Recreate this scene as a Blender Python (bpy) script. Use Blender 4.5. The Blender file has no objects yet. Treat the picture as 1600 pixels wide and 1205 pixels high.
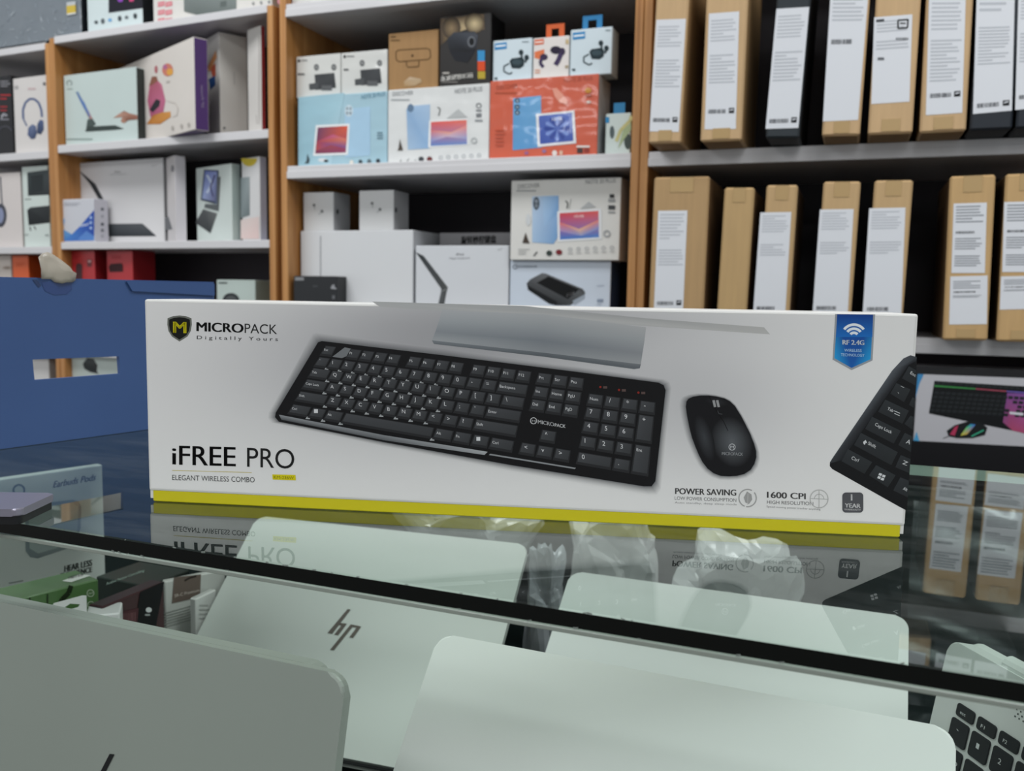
import bpy, bmesh, math, random
from mathutils import Vector, Matrix

random.seed(7)
SC = bpy.context.scene
COL = SC.collection

# ------------------------------------------------------------------ camera, world, lights, exposure
FPX, CX, CY = 1400.0, 800.0, 602.5
HEAD, ROLL = math.radians(20.7), math.radians(1.0)
PITCH = math.atan((602.5 - 458.0) / FPX)
EYE = Vector((0.0, 0.0, 1.135))
FWD = Vector((-math.sin(HEAD) * math.cos(PITCH), math.cos(HEAD) * math.cos(PITCH), -math.sin(PITCH)))
_r0 = Vector((math.cos(HEAD), math.sin(HEAD), 0.0))
_u0 = _r0.cross(FWD)
RGT = _r0 * math.cos(ROLL) + _u0 * math.sin(ROLL)
UPV = _u0 * math.cos(ROLL) - _r0 * math.sin(ROLL)

cam_d = bpy.data.cameras.new('camera')
cam = bpy.data.objects.new('camera', cam_d)
COL.objects.link(cam)
cam.matrix_world = Matrix(((RGT.x, UPV.x, -FWD.x, EYE.x), (RGT.y, UPV.y, -FWD.y, EYE.y), (RGT.z, UPV.z, -FWD.z, EYE.z), (0, 0, 0, 1)))
cam_d.sensor_width = 36.0
cam_d.lens = FPX / 1600.0 * 36.0
cam_d.clip_start = 0.02
cam_d.dof.use_dof = True
cam_d.dof.focus_distance = 0.53
cam_d.dof.aperture_fstop = 13.0
SC.camera = cam

world = bpy.data.worlds.new('shop_air')
SC.world = world
world.use_nodes = True
world.node_tree.nodes['Background'].inputs[0].default_value = (0.93, 0.97, 1.0, 1)
world.node_tree.nodes['Background'].inputs[1].default_value = 0.62
SC.view_settings.view_transform = 'Standard'
SC.view_settings.look = 'None'
SC.view_settings.gamma = 1.0
SC.view_settings.use_curve_mapping = False
SC.view_settings.exposure = 0.0

LAMPS = [(-1.5, 0.70, 26), (0.8, 0.70, 26), (-2.0, -1.5, 26), (0.6, -1.5, 26), (-2.0, -4.0, 22), (0.6, -4.0, 22)]
CEIL = 2.85
for lx, ly, lw in LAMPS:
    ld = bpy.data.lights.new('panel_light', 'AREA')
    ld.shape = 'RECTANGLE'
    ld.size, ld.size_y = 1.18, 0.58
    ld.energy = lw
    ld.color = (0.97, 0.985, 1.0)
    lo = bpy.data.objects.new('panel_light', ld)
    lo.location = (lx, ly, CEIL - 0.075)
    COL.objects.link(lo)


def ray(x, y):
    return FWD + RGT * ((x - CX) / FPX) - UPV * ((y - CY) / FPX)


def hit(x, y, p, n):
    """point of the photograph's line of sight on a real plane"""
    d = ray(x, y)
    return EYE + d * ((p - EYE).dot(n) / d.dot(n))


def on_z(x, y, z):
    return hit(x, y, Vector((0, 0, z)), Vector((0, 0, 1)))


# ------------------------------------------------------------------ materials
def lin(c):
    return c / 12.92 if c <= 0.04045 else ((c + 0.055) / 1.055) ** 2.4


def rgb(h):
    if isinstance(h, str):
        h = h.lstrip('#')
        return tuple(lin(int(h[i:i + 2], 16) / 255.0) for i in (0, 2, 4))
    return h


MATS = {}


def new_mat(key):
    m = bpy.data.materials.new(key)
    m.use_nodes = True
    MATS[key] = m
    return m, m.node_tree, m.node_tree.nodes['Principled BSDF']


def card(col, rough=0.55, coat=0.0, metal=0.0, bump=0.0, mottle=0.05, scale=9.0, coatrough=0.10, spec=0.35):
    key = 'card_%s_%s_%s_%s_%s_%s_%s' % (col, rough, coat, metal, bump, mottle, spec)
    if key in MATS:
        return MATS[key]
    m, t, b = new_mat(key)
    c = rgb(col)
    b.inputs['Roughness'].default_value = rough
    b.inputs['Metallic'].default_value = metal
    b.inputs['Specular IOR Level'].default_value = spec
    b.inputs['Coat Weight'].default_value = coat
    b.inputs['Coat Roughness'].default_value = coatrough
    tc = t.nodes.new('ShaderNodeTexCoord')
    nz = t.nodes.new('ShaderNodeTexNoise')
    nz.inputs['Scale'].default_value = scale
    nz.inputs['Detail'].default_value = 4
    t.links.new(tc.outputs['Object'], nz.inputs['Vector'])
    mx = t.nodes.new('ShaderNodeMix')
    mx.data_type = 'RGBA'
    mx.inputs['A'].default_value = tuple(v * (1 - mottle) for v in c) + (1,)
    mx.inputs['B'].default_value = tuple(min(1, v * (1 + mottle)) for v in c) + (1,)
    t.links.new(nz.outputs['Fac'], mx.inputs['Factor'])
    t.links.new(mx.outputs['Result'], b.inputs['Base Color'])
    if bump:
        n2 = t.nodes.new('ShaderNodeTexNoise')
        n2.inputs['Scale'].default_value = 13
        n2.inputs['Detail'].default_value = 2
        t.links.new(tc.outputs['Object'], n2.inputs['Vector'])
        bp = t.nodes.new('ShaderNodeBump')
        bp.inputs['Strength'].default_value = bump
        bp.inputs['Distance'].default_value = 0.03
        t.links.new(n2.outputs['Fac'], bp.inputs['Height'])
        t.links.new(bp.outputs['Normal'], b.inputs['Normal'])
        t.links.new(bp.outputs['Normal'], b.inputs['Coat Normal'])
    return m


def kraft(col='#bf9a68'):
    key = 'kraft_' + col
    if key in MATS:
        return MATS[key]
    m, t, b = new_mat(key)
    c = rgb(col)
    b.inputs['Roughness'].default_value = 0.7
    tc = t.nodes.new('ShaderNodeTexCoord')
    mp = t.nodes.new('ShaderNodeMapping')
    mp.inputs['Scale'].default_value = (60, 60, 5)
    t.links.new(tc.outputs['Object'], mp.inputs['Vector'])
    nz = t.nodes.new('ShaderNodeTexNoise')
    nz.inputs['Scale'].default_value = 2.0
    nz.inputs['Detail'].default_value = 5
    t.links.new(mp.outputs['Vector'], nz.inputs['Vector'])
    mx = t.nodes.new('ShaderNodeMix')
    mx.data_type = 'RGBA'
    mx.inputs['A'].default_value = tuple(v * 0.86 for v in c) + (1,)
    mx.inputs['B'].default_value = tuple(min(1, v * 1.12) for v in c) + (1,)
    t.links.new(nz.outputs['Fac'], mx.inputs['Factor'])
    t.links.new(mx.outputs['Result'], b.inputs['Base Color'])
    return m


def wood():
    if 'wood' in MATS:
        return MATS['wood']
    m, t, b = new_mat('wood')
    b.inputs['Roughness'].default_value = 0.45
    tc = t.nodes.new('ShaderNodeTexCoord')
    mp = t.nodes.new('ShaderNodeMapping')
    mp.inputs['Scale'].default_value = (70, 25, 1.6)
    t.links.new(tc.outputs['Object'], mp.inputs['Vector'])
    nz = t.nodes.new('ShaderNodeTexNoise')
    nz.inputs['Scale'].default_value = 1.4
    nz.inputs['Detail'].default_value = 6
    nz.inputs['Distortion'].default_value = 0.6
    t.links.new(mp.outputs['Vector'], nz.inputs['Vector'])
    cr = t.nodes.new('ShaderNodeValToRGB')
    cr.color_ramp.elements[0].position = 0.3
    cr.color_ramp.elements[0].color = rgb('#9c6630') + (1,)
    cr.color_ramp.elements[1].position = 0.7
    cr.color_ramp.elements[1].color = rgb('#c8935a') + (1,)
    t.links.new(nz.outputs['Fac'], cr.inputs['Fac'])
    t.links.new(cr.outputs['Color'], b.inputs['Base Color'])
    return m


def ink(rough=0.5, coat=0.0, bump=0.0):
    key = 'ink_%s_%s_%s' % (rough, coat, bump)
    if key in MATS:
        return MATS[key]
    m, t, b = new_mat(key)
    b.inputs['Roughness'].default_value = rough
    b.inputs['Specular IOR Level'].default_value = 0.18
    b.inputs['Coat Weight'].default_value = coat
    b.inputs['Coat Roughness'].default_value = 0.10
    at = t.nodes.new('ShaderNodeAttribute')
    at.attribute_name = 'Col'
    t.links.new(at.outputs['Color'], b.inputs['Base Color'])
    if bump:
        tc = t.nodes.new('ShaderNodeTexCoord')
        n2 = t.nodes.new('ShaderNodeTexNoise')
        n2.inputs['Scale'].default_value = 13
        n2.inputs['Detail'].default_value = 2
        t.links.new(tc.outputs['Object'], n2.inputs['Vector'])
        bp = t.nodes.new('ShaderNodeBump')
        bp.inputs['Strength'].default_value = bump
        bp.inputs['Distance'].default_value = 0.03
        t.links.new(n2.outputs['Fac'], bp.inputs['Height'])
        t.links.new(bp.outputs['Normal'], b.inputs['Normal'])
        t.links.new(bp.outputs['Normal'], b.inputs['Coat Normal'])
    return m


def glass_mat(key, tint, refl=True, rough=0.0, base=0.06, smudge=False):
    m = bpy.data.materials.new(key)
    m.use_nodes = True
    t = m.node_tree
    t.nodes.clear()
    out = t.nodes.new('ShaderNodeOutputMaterial')
    tr = t.nodes.new('ShaderNodeBsdfTransparent')
    tr.inputs[0].default_value = tint + (1,)
    if not refl:
        t.links.new(tr.outputs[0], out.inputs[0])
        return m
    gl = t.nodes.new('ShaderNodeBsdfGlossy')
    gl.inputs['Roughness'].default_value = rough
    gl.inputs['Color'].default_value = (0.95, 1.0, 0.97, 1)
    lw = t.nodes.new('ShaderNodeLayerWeight')
    lw.inputs['Blend'].default_value = 0.5
    pw = t.nodes.new('ShaderNodeMath'); pw.operation = 'POWER'; pw.inputs[1].default_value = 4.7
    t.links.new(lw.outputs['Facing'], pw.inputs[0])
    ml = t.nodes.new('ShaderNodeMath'); ml.operation = 'MULTIPLY_ADD'
    ml.inputs[1].default_value = 1 - base; ml.inputs[2].default_value = base
    t.links.new(pw.outputs[0], ml.inputs[0])
    mx = t.nodes.new('ShaderNodeMixShader')
    t.links.new(ml.outputs[0], mx.inputs[0])
    t.links.new(tr.outputs[0], mx.inputs[1])
    t.links.new(gl.outputs[0], mx.inputs[2])
    last = mx
    if smudge:
        df = t.nodes.new('ShaderNodeBsdfDiffuse')
        df.inputs[0].default_value = (0.75, 0.8, 0.78, 1)
        tc = t.nodes.new('ShaderNodeTexCoord')
        mp = t.nodes.new('ShaderNodeMapping'); mp.inputs['Scale'].default_value = (6, 22, 6)
        mp.inputs['Rotation'].default_value = (0, 0, 0.7)
        t.links.new(tc.outputs['Object'], mp.inputs['Vector'])
        nz = t.nodes.new('ShaderNodeTexNoise'); nz.inputs['Scale'].default_value = 1.0; nz.inputs['Detail'].default_value = 8
        nz.inputs['Roughness'].default_value = 0.7
        t.links.new(mp.outputs['Vector'], nz.inputs['Vector'])
        rm = t.nodes.new('ShaderNodeMapRange')
        rm.inputs[1].default_value = 0.45; rm.inputs[2].default_value = 0.8
        rm.inputs[3].default_value = 0.004; rm.inputs[4].default_value = 0.05
        t.links.new(nz.outputs['Fac'], rm.inputs[0])
        m2 = t.nodes.new('ShaderNodeMixShader')
        t.links.new(rm.outputs[0], m2.inputs[0])
        t.links.new(mx.outputs[0], m2.inputs[1])
        t.links.new(df.outputs[0], m2.inputs[2])
        last = m2
    t.links.new(last.outputs[0], out.inputs[0])
    return m


# ------------------------------------------------------------------ objects
def mesh_obj(name, verts, faces, mats, parent=None, fmat=None, smooth=False):
    me = bpy.data.meshes.new(name)
    me.from_pydata([tuple(v) for v in verts], [], faces)
    for m in (mats if isinstance(mats, (list, tuple)) else [mats]):
        me.materials.append(m)
    if fmat:
        for p, i in zip(me.polygons, fmat):
            p.material_index = i
    if smooth:
        for p in me.polygons:
            p.use_smooth = True
    me.update()
    o = bpy.data.objects.new(name, me)
    COL.objects.link(o)
    if parent is not None:
        o.parent = parent
    return o


def bm_obj(name, bm, mats, parent=None, smooth=False):
    me = bpy.data.meshes.new(name)
    bmesh.ops.recalc_face_normals(bm, faces=bm.faces)
    bm.to_mesh(me)
    bm.free()
    for m in (mats if isinstance(mats, (list, tuple)) else [mats]):
        me.materials.append(m)
    if smooth:
        for p in me.polygons:
            p.use_smooth = True
    o = bpy.data.objects.new(name, me)
    COL.objects.link(o)
    if parent is not None:
        o.parent = parent
    return o


def box_bm(x0, x1, y0, y1, z0, z1, bev=0.0, seg=2, mat_by=None):
    bm = bmesh.new()
    vs = [bm.verts.new(p) for p in ((x0, y0, z0), (x1, y0, z0), (x1, y1, z0), (x0, y1, z0), (x0, y0, z1), (x1, y0, z1), (x1, y1, z1), (x0, y1, z1))]
    fs = [(0, 1, 5, 4), (1, 2, 6, 5), (2, 3, 7, 6), (3, 0, 4, 7), (4, 5, 6, 7), (3, 2, 1, 0)]   # front, right, back, left, top, bottom
    for i, f in enumerate(fs):
        fc = bm.faces.new([vs[k] for k in f])
        if mat_by:
            fc.material_index = mat_by[i]
    if bev:
        bmesh.ops.bevel(bm, geom=list(bm.edges), offset=bev, segments=seg, affect='EDGES', profile=0.5)
    return bm


def slab_bm(outline, z0, z1, bev=0.0):
    """closed outline (x, y) made into a slab between z0 and z1"""
    bm = bmesh.new()
    lo = [bm.verts.new((x, y, z0)) for x, y in outline]
    hi = [bm.verts.new((x, y, z1)) for x, y in outline]
    n = len(outline)
    bm.faces.new(hi)
    bm.faces.new(lo[::-1])
    for i in range(n):
        bm.faces.new((lo[i], lo[(i + 1) % n], hi[(i + 1) % n], hi[i]))
    if bev:
        es = [e for e in bm.edges if abs(e.verts[0].co.z - e.verts[1].co.z) < 1e-7]
        bmesh.ops.bevel(bm, geom=es, offset=bev, segments=2, affect='EDGES', profile=0.5)
    return bm


def rrect(x0, x1, y0, y1, r, seg=6):
    pts = []
    for cx, cy, a0 in ((x1 - r, y1 - r, 0), (x0 + r, y1 - r, 90), (x0 + r, y0 + r, 180), (x1 - r, y0 + r, 270)):
        for k in range(seg + 1):
            a = math.radians(a0 + 90.0 * k / seg)
            pts.append((cx + r * math.cos(a), cy + r * math.sin(a)))
    return pts


def tag(o, label, cat, group=None, kind=None):
    if label:
        o['label'] = label
    if cat:
        o['category'] = cat
    if group:
        o['group'] = group
    if kind:
        o['kind'] = kind
    return o


def empty(name, M, label=None, cat=None, group=None):
    o = bpy.data.objects.new(name, None)
    o.empty_display_size = 0.05
    o.matrix_world = M
    COL.objects.link(o)
    return tag(o, label, cat, group)


def frame(o, x, z=Vector((0, 0, 1))):
    """frame with x axis along x, z as near as possible to z"""
    x = x.normalized()
    y = z.cross(x).normalized()
    z = x.cross(y)
    return Matrix(((x.x, y.x, z.x, o.x), (x.y, y.y, z.y, o.y), (x.z, y.z, z.z, o.z), (0, 0, 0, 1)))


# ------------------------------------------------------------------ print on flat faces
_TXT = {}
_NAT = {}


def text_mesh(s, bold=0.0):
    k = (s, bold)
    if k in _TXT:
        return _TXT[k]
    cu = bpy.data.curves.new('lettering', 'FONT')
    cu.body = s
    cu.size = 1.0
    cu.resolution_u = 5 if len(s) < 10 else 3
    ob = bpy.data.objects.new('lettering', cu)
    COL.objects.link(ob)
    me = ob.to_mesh()
    vs = [(v.co.x, v.co.y) for v in me.vertices]
    fs = [tuple(p.vertices) for p in me.polygons]
    ob.to_mesh_clear()
    bpy.data.objects.remove(ob)
    bpy.data.curves.remove(cu)
    if vs:
        x0 = min(v[0] for v in vs); x1 = max(v[0] for v in vs)
        _NAT[k] = (x1 - x0) / 0.70
        vs = [((x - x0) / max(1e-6, x1 - x0), y / 0.70) for x, y in vs]
    _TXT[k] = (vs, fs)
    return _TXT[k]


class Print:
    """flat printed shapes that lie on one face of a thing; coordinates are taken on that face"""
    def __init__(s, M, p_local, n_local, crop=(0, 0, 1.0), e0=0.0004, de=0.00003):
        s.M = M; s.Mi = M.inverted()
        s.pw = M @ Vector(p_local)
        s.nw = (M.to_3x3() @ Vector(n_local)).normalized()
        s.n = Vector(n_local).normalized()
        s.crop = crop; s.k = 0; s.e0 = e0; s.de = de
        s.v = []; s.f = []; s.c = []
        s.fixed = False

    def at(s, x, y):
        ox, oy, sc = s.crop
        return s.Mi @ hit(ox + x / sc, oy + y / sc, s.pw, s.nw)

    def hold(s):
        s.k += 1; s.fixed = True

    def free(s):
        s.fixed = False

    def add(s, pts, faces, cols):
        off = s.n * (s.e0 + s.k * s.de)
        b = len(s.v)
        for p in pts:
            s.v.append(s.at(p[0], p[1]) + off)
        for f in faces:
            s.f.append(tuple(b + i for i in f))
            s.c.append([cols[i] for i in f] if isinstance(cols, list) else [cols] * len(f))
        if not s.fixed:
            s.k += 1

    def poly(s, pts, col):
        if isinstance(col, list):
            col = [rgb(c) for c in col]
        else:
            col = rgb(col)
        s.add(pts, [tuple(range(len(pts)))], col)

    def rect(s, x0, y0, x1, y1, col):
        s.poly([(x0, y0), (x1, y0), (x1, y1), (x0, y1)], col)

    def ell(s, cx, cy, rx, ry, col, rot=0.0, n=20, edge=None):
        ca, sa = math.cos(rot), math.sin(rot)
        pts = [(cx + rx * math.cos(a) * ca - ry * math.sin(a) * sa, cy + rx * math.cos(a) * sa + ry * math.sin(a) * ca) for a in [2 * math.pi * i / n for i in range(n)]]
        if edge is None:
            s.poly(pts, col)
        else:
            s.add(pts + [(cx, cy)], [(i, (i + 1) % n, n) for i in range(n)], [rgb(edge)] * n + [rgb(col)])

    def arc(s, cx, cy, r0, r1, a0, a1, col, n=12):
        pts = []
        for i in range(n + 1):
            a = math.radians(a0 + (a1 - a0) * i / n)
            pts.append((cx + r0 * math.cos(a), cy - r0 * math.sin(a)))
            pts.append((cx + r1 * math.cos(a), cy - r1 * math.sin(a)))
        s.add(pts, [(2 * i, 2 * i + 1, 2 * i + 3, 2 * i + 2) for i in range(n)], rgb(col))

    def line(s, x0, y0, x1, y1, w, col):
        dx, dy = x1 - x0, y1 - y0
        l = math.hypot(dx, dy) or 1
        nx, ny = -dy / l * w / 2, dx / l * w / 2
        s.poly([(x0 + nx, y0 + ny), (x1 + nx, y1 + ny), (x1 - nx, y1 - ny), (x0 - nx, y0 - ny)], col)

    def path(s, pts, w, col):
        s.hold()
        for a, b in zip(pts, pts[1:]):
            s.line(a[0], a[1], b[0], b[1], w, col)
        s.free(); s.k += 1

    def text(s, txt, x0, y0, x1, y1, cap, col, bold=0.0, up=None):
        """baseline from (x0,y0) to (x1,y1), capital height cap"""
        vs, fs = text_mesh(txt, 0.0)
        if up is None:
            up = (0, -1)
        if x1 is None:
            x1 = x0 + _NAT.get((txt, 0.0), 0.6) * cap; y1 = y0 + (y1 or 0.0) * (x1 - x0)
        l = math.hypot(x1 - x0, y1 - y0) or 1.0
        ex, ey = (x1 - x0) / l, (y1 - y0) / l
        keep = s.fixed
        s.fixed = True
        for k in ((-1, -0.4, 0.4, 1) if bold > 0 else (0,)):      # heavier strokes: overprinted
            sh = k * bold * 1.6 * cap
            s.add([(x0 + (x1 - x0) * u + up[0] * cap * v + ex * sh, y0 + (y1 - y0) * u + up[1] * cap * v + ey * sh) for u, v in vs], fs, rgb(col))
        s.fixed = keep
        if not keep:
            s.k += 1

    def greek(s, x0, y0, x1, y1, n, col, h=0.45, slope=0.0, ragged=0.35, skew=0.0):
        """rows of print too small to read"""
        s.hold()
        for i in range(n):
            ya = y0 + (y1 - y0) * i / n
            xs = x0 + skew * (ya - y0)
            xe = xs + (x1 - x0) * (1 - random.random() * ragged)
            hh = (y1 - y0) / n * h
            s.poly([(xs, ya), (xe, ya + slope * (xe - xs)), (xe, ya + hh + slope * (xe - xs)), (xs, ya + hh)], col)
        s.free(); s.k += 1

    def bars(s, x0, y0, x1, y1, col, n=16, slope=0.0):
        s.hold()
        x = x0
        while x < x1:
            w = (x1 - x0) / n * random.choice((0.3, 0.5, 0.8))
            s.poly([(x, y0 + slope * (x - x0)), (x + w, y0 + slope * (x + w - x0)), (x + w, y1 + slope * (x + w - x0)), (x, y1 + slope * (x - x0))], col)
            x += w + (x1 - x0) / n * random.choice((0.3, 0.5, 0.7))
        s.free(); s.k += 1

    def build(s, name, parent, mat=None):
        if not s.f:
            return None
        nw = s.n
        fs, cs = [], []
        for f, c in zip(s.f, s.c):
            a = Vector((0, 0, 0))
            for i in range(len(f)):
                a += s.v[f[i]].cross(s.v[f[(i + 1) % len(f)]])
            if a.dot(nw) < 0:
                f = f[::-1]; c = c[::-1]
            fs.append(f); cs.append(c)
        o = mesh_obj(name, s.v, fs, mat or ink(), parent)
        at = o.data.color_attributes.new('Col', 'FLOAT_COLOR', 'CORNER')
        i = 0
        for p, c in zip(o.data.polygons, cs):
            for k in range(len(c)):
                at.data[i].color = tuple(c[k][:3]) + (1.0,)
                i += 1
        return o


class Unit:
    """frame of one run of shelving: local x along the shelves, local y into them"""
    def __init__(s, origin, yaw):
        s.o = origin; s.yaw = yaw
        s.x = Vector((math.cos(yaw), math.sin(yaw), 0)); s.y = Vector((-math.sin(yaw), math.cos(yaw), 0))

    def lx(s, px, py, d=0.0):
        p = hit(px, py, s.o + s.y * d, s.y)
        return (p - s.o).dot(s.x)

    def z(s, px, py, d=0.0):
        return hit(px, py, s.o + s.y * d, s.y).z

    def M(s):
        return Matrix(((s.x.x, s.y.x, 0, s.o.x), (s.x.y, s.y.y, 0, s.o.y), (0, 0, 1, 0), (0, 0, 0, 1)))


class Box:
    """a carton: front face seen at columns x0..x1, rows yt..yb, standing with its front d behind the shelf front"""
    def __init__(s, name, label, cat, unit, x0, x1, yt, yb, d=0.02, yaw=0.0, depth=0.06, zb=None, front='#e9e9e6', side=None, top=None,
                 lean=0.0, mat=None, group=None, bev=0.0012, H=None, part='box_body', xm=None):
        xax = unit.x * math.cos(yaw) + unit.y * math.sin(yaw)
        nrm = -unit.x * math.sin(yaw) + unit.y * math.cos(yaw)
        ym = (yt + yb) / 2 if xm is None else xm
        p0 = hit(x0, ym, unit.o + unit.y * d, unit.y)
        p1 = hit(x1, ym, p0, nrm)
        s.W = (p1 - p0).dot(xax)
        zt = hit(x0, yt, p0, nrm).z
        if zb is None:
            zb = hit(x0, yb, p0, nrm).z
        s.H = H if H else zt - zb
        s.D = depth
        o = Vector((p0.x, p0.y, zb))
        M = frame(o, xax)
        if lean:
            M = M @ Matrix.Translation((0, 0, abs(math.sin(lean)) * s.W * 0)) @ Matrix.Rotation(lean, 4, 'Y')
        s.M = M
        s.root = empty(name, M, label, cat, group)
        mk = mat or card
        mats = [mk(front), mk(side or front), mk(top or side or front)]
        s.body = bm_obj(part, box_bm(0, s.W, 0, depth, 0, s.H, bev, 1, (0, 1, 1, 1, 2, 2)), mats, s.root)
        s.zt = zb + s.H

    def front(s, crop=(0, 0, 1.0)):
        return Print(s.M, (0, 0, 0), (0, -1, 0), crop)

    def right(s, crop=(0, 0, 1.0)):
        return Print(s.M, (s.W, 0, 0), (1, 0, 0), crop)

    def top(s, crop=(0, 0, 1.0)):
        return Print(s.M, (0, 0, s.H), (0, 0, 1), crop)


def film(col):
    return card(col, rough=0.45, coat=0.9, bump=0.2)


def satin(col):
    return card(col, rough=0.4, coat=0.12)

# ------------------------------------------------------------------ the room
room_wall = card('#8f8d8b', rough=0.8)


def setting(name, bm, mat):
    o = bm_obj(name, bm, mat)
    o['kind'] = 'structure'
    return o


setting('floor', box_bm(-4.6, 3.4, -6.0, 3.4, -0.06, 0.0), card('#6f6a64', rough=0.35))
setting('ceiling', box_bm(-4.6, 3.4, -6.0, 3.4, CEIL, CEIL + 0.06), card('#dcdcd8', rough=0.8))
setting('wall_back', box_bm(-4.6, 3.4, 3.40, 3.46, 0.0, CEIL), room_wall)
WHERE = ['above the counter, over the headphone boxes', 'above the counter, over the laptop cartons', 'behind the photographer, first row, headphone side',
         'behind the photographer, first row, carton side', 'behind the photographer, second row, headphone side', 'behind the photographer, second row, carton side']
for (lx, ly, lw), wh in zip(LAMPS, WHERE):
    r = empty('ceiling_lamp', Matrix.Translation((lx, ly, CEIL - 0.07)), 'white ceiling panel lamp ' + wh, 'lamp', 'ceiling panel lamps')
    bm_obj('housing', box_bm(-0.61, 0.61, -0.31, 0.31, 0.02, 0.0695, 0.004), card('#e6e6e4'), r)
    for s in (-1, 1):
        bm_obj('frame_bar', box_bm(s * 0.60 - 0.012, s * 0.60 + 0.012, -0.31, 0.31, -0.004, 0.0195, 0.003), card('#cfcfcc'), r)

# ------------------------------------------------------------------ glass counter
ZG = 1.0
GT = 0.0085
DECK = 0.70
fa, fb = on_z(0, 811.7, ZG), on_z(1600, 1065.5, ZG)
bk = on_z(1422, 726, ZG)
cx_ = (fb - fa).normalized()
CM = frame(fa.copy(), cx_)
CMi = CM.inverted()
CDEP = (CMi @ bk).y
CL, CR = -1.15, 1.05
CM0 = CM.copy()
CM0[2][3] = 0.0
counter = empty('display_counter', CM0, 'long glass-topped shop display counter with dark polished front edge', 'counter')
g_top = glass_mat('glass_top_face', (0.945, 0.98, 0.96), True, 0.0, 0.05, True)
g_bot = glass_mat('glass_under_face', (0.955, 0.985, 0.97), False)
g_edge = card('#060a09', rough=0.2, spec=0.25)
g_back = card('#b9d8c8', rough=0.3)
gt = box_bm(CL, CR, 0, CDEP, ZG - GT, ZG, 0, 1, (2, 3, 3, 3, 0, 1))
bmesh.ops.bevel(gt, geom=[e for e in gt.edges if abs(e.verts[0].co.y) < 1e-6 and abs(e.verts[1].co.y) < 1e-6 and abs(e.verts[0].co.x - e.verts[1].co.x) > 0.5],
                offset=0.0007, segments=1, affect='EDGES')
glass_top = bm_obj('glass_top', gt, [g_top, g_bot, g_edge, g_back], counter)
glass_top['label'] = 'clear green-tinted glass top'
bm_obj('edge_strip', box_bm(CL, CR, 0.0006, 0.004, ZG - GT - 0.0026, ZG - GT - 0.0002, 0.0005), card('#8b948c', rough=0.3, coat=0.4), counter)
# chips along the polished front edge
cb = bmesh.new()
for i in range(46):
    x = random.uniform(0.05, 0.72)
    h = random.uniform(0.0003, 0.0009)
    w = random.uniform(0.0006, 0.0022)
    z = ZG - 0.0003 if random.random() < 0.7 else ZG - GT + 0.0008
    bmesh.ops.create_cube(cb, size=1.0, matrix=Matrix.Translation((x, -0.0001, z)) @ Matrix.Rotation(random.uniform(-.4, .4), 4, 'Y') @ Matrix.Diagonal((w, 0.0004, h, 1)))
ch = bm_obj('edge_chips', cb, card('#7d8681', rough=0.3), glass_top)
ch['kind'] = 'stuff'
dark = card('#1b2422', rough=0.28, coat=0.3)
bm_obj('display_deck', box_bm(CL, CR, 0.002, CDEP + 0.28, DECK - 0.018, DECK), card('#141c1b', rough=0.25), counter)
bm_obj('back_panel', box_bm(CL, CR, CDEP + 0.262, CDEP + 0.278, DECK + 0.0002, 0.93), card('#1d2928', rough=0.4), counter)
for s in (0, 1):
    xa = CL if s == 0 else CR - 0.018
    bm_obj('side_panel', box_bm(xa, xa + 0.018, 0.006, CDEP - 0.02, DECK, ZG - GT - 0.0005), card('#2a3230', rough=0.3), counter)
bm_obj('lower_cabinet', box_bm(CL, CR, 0.03, CDEP + 0.27, 0.0, DECK - 0.0185, 0.003), card('#4a4540', rough=0.5), counter)

# ------------------------------------------------------------------ the keyboard and mouse box on the glass
bl, br = on_z(233, 784.3, ZG), on_z(1413, 841.5, ZG)
BXM = frame(bl + Vector((0, 0, 0.0003)), br - bl)
BW = (br - bl).length
nrm = (BXM.to_3x3() @ Vector((0, 1, 0)))
BH = ((hit(224, 466, bl, nrm).z - ZG) + (hit(1441, 494.5, bl, nrm).z - ZG)) / 2
BD = 0.058
kb = empty('keyboard_combo_box', BXM, 'long white carton picturing a black wireless keyboard and mouse, standing on the glass', 'box')
white = card('#dfdfdc', rough=0.42, coat=0.2, mottle=0.015)
yel = card('#d3c80c', rough=0.4, coat=0.2, mottle=0.03)
ystr = BH * 0.052
bm_obj('carton_sleeve', box_bm(0, BW, 0, BD, ystr + 0.0003, BH, 0.0013, 2), white, kb)
bm_obj('yellow_base_tray', box_bm(0.0022, BW - 0.0022, 0.0007, BD - 0.0007, 0, ystr + 0.001, 0.0006, 1), yel, kb)
for xa in (0.0004, BW - 0.0022):
    bm_obj('corner_flap', box_bm(xa, xa + 0.0018, 0.0012, BD - 0.001, 0.002, ystr + 0.001), white, kb)

CA, CB_, CC = (200, 440, 3.2), (600, 460, 3.2), (1000, 470, 3.172)
P0 = lambda crop=(0, 0, 1.0): Print(BXM, (0, 0, 0), (0, -1, 0), crop, 0.00012, 0.00001)

# printed backdrop: soft grey studio gradient
bg = P0()
nx, ny = 60, 24
bx0, bx1, by0, by1 = 236, 1412, 472, 790


def ease(a):
    return math.exp(-a * a)


def bgcol(x, y):
    d = 0.50 * ease((x - 690) / 340) * ease((y - 565) / 130)
    d += 0.20 * ease((x - 1110) / 150) * ease((y - 640) / 110)
    d += 0.16 * ease((x - 880) / 330) * ease((y - 500) / 40)
    d = min(d, 0.58)
    w = 0.83 * (1 - d)
    return (w * 1.0, w * 1.0, w * (0.985 + 0.10 * d))


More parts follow.
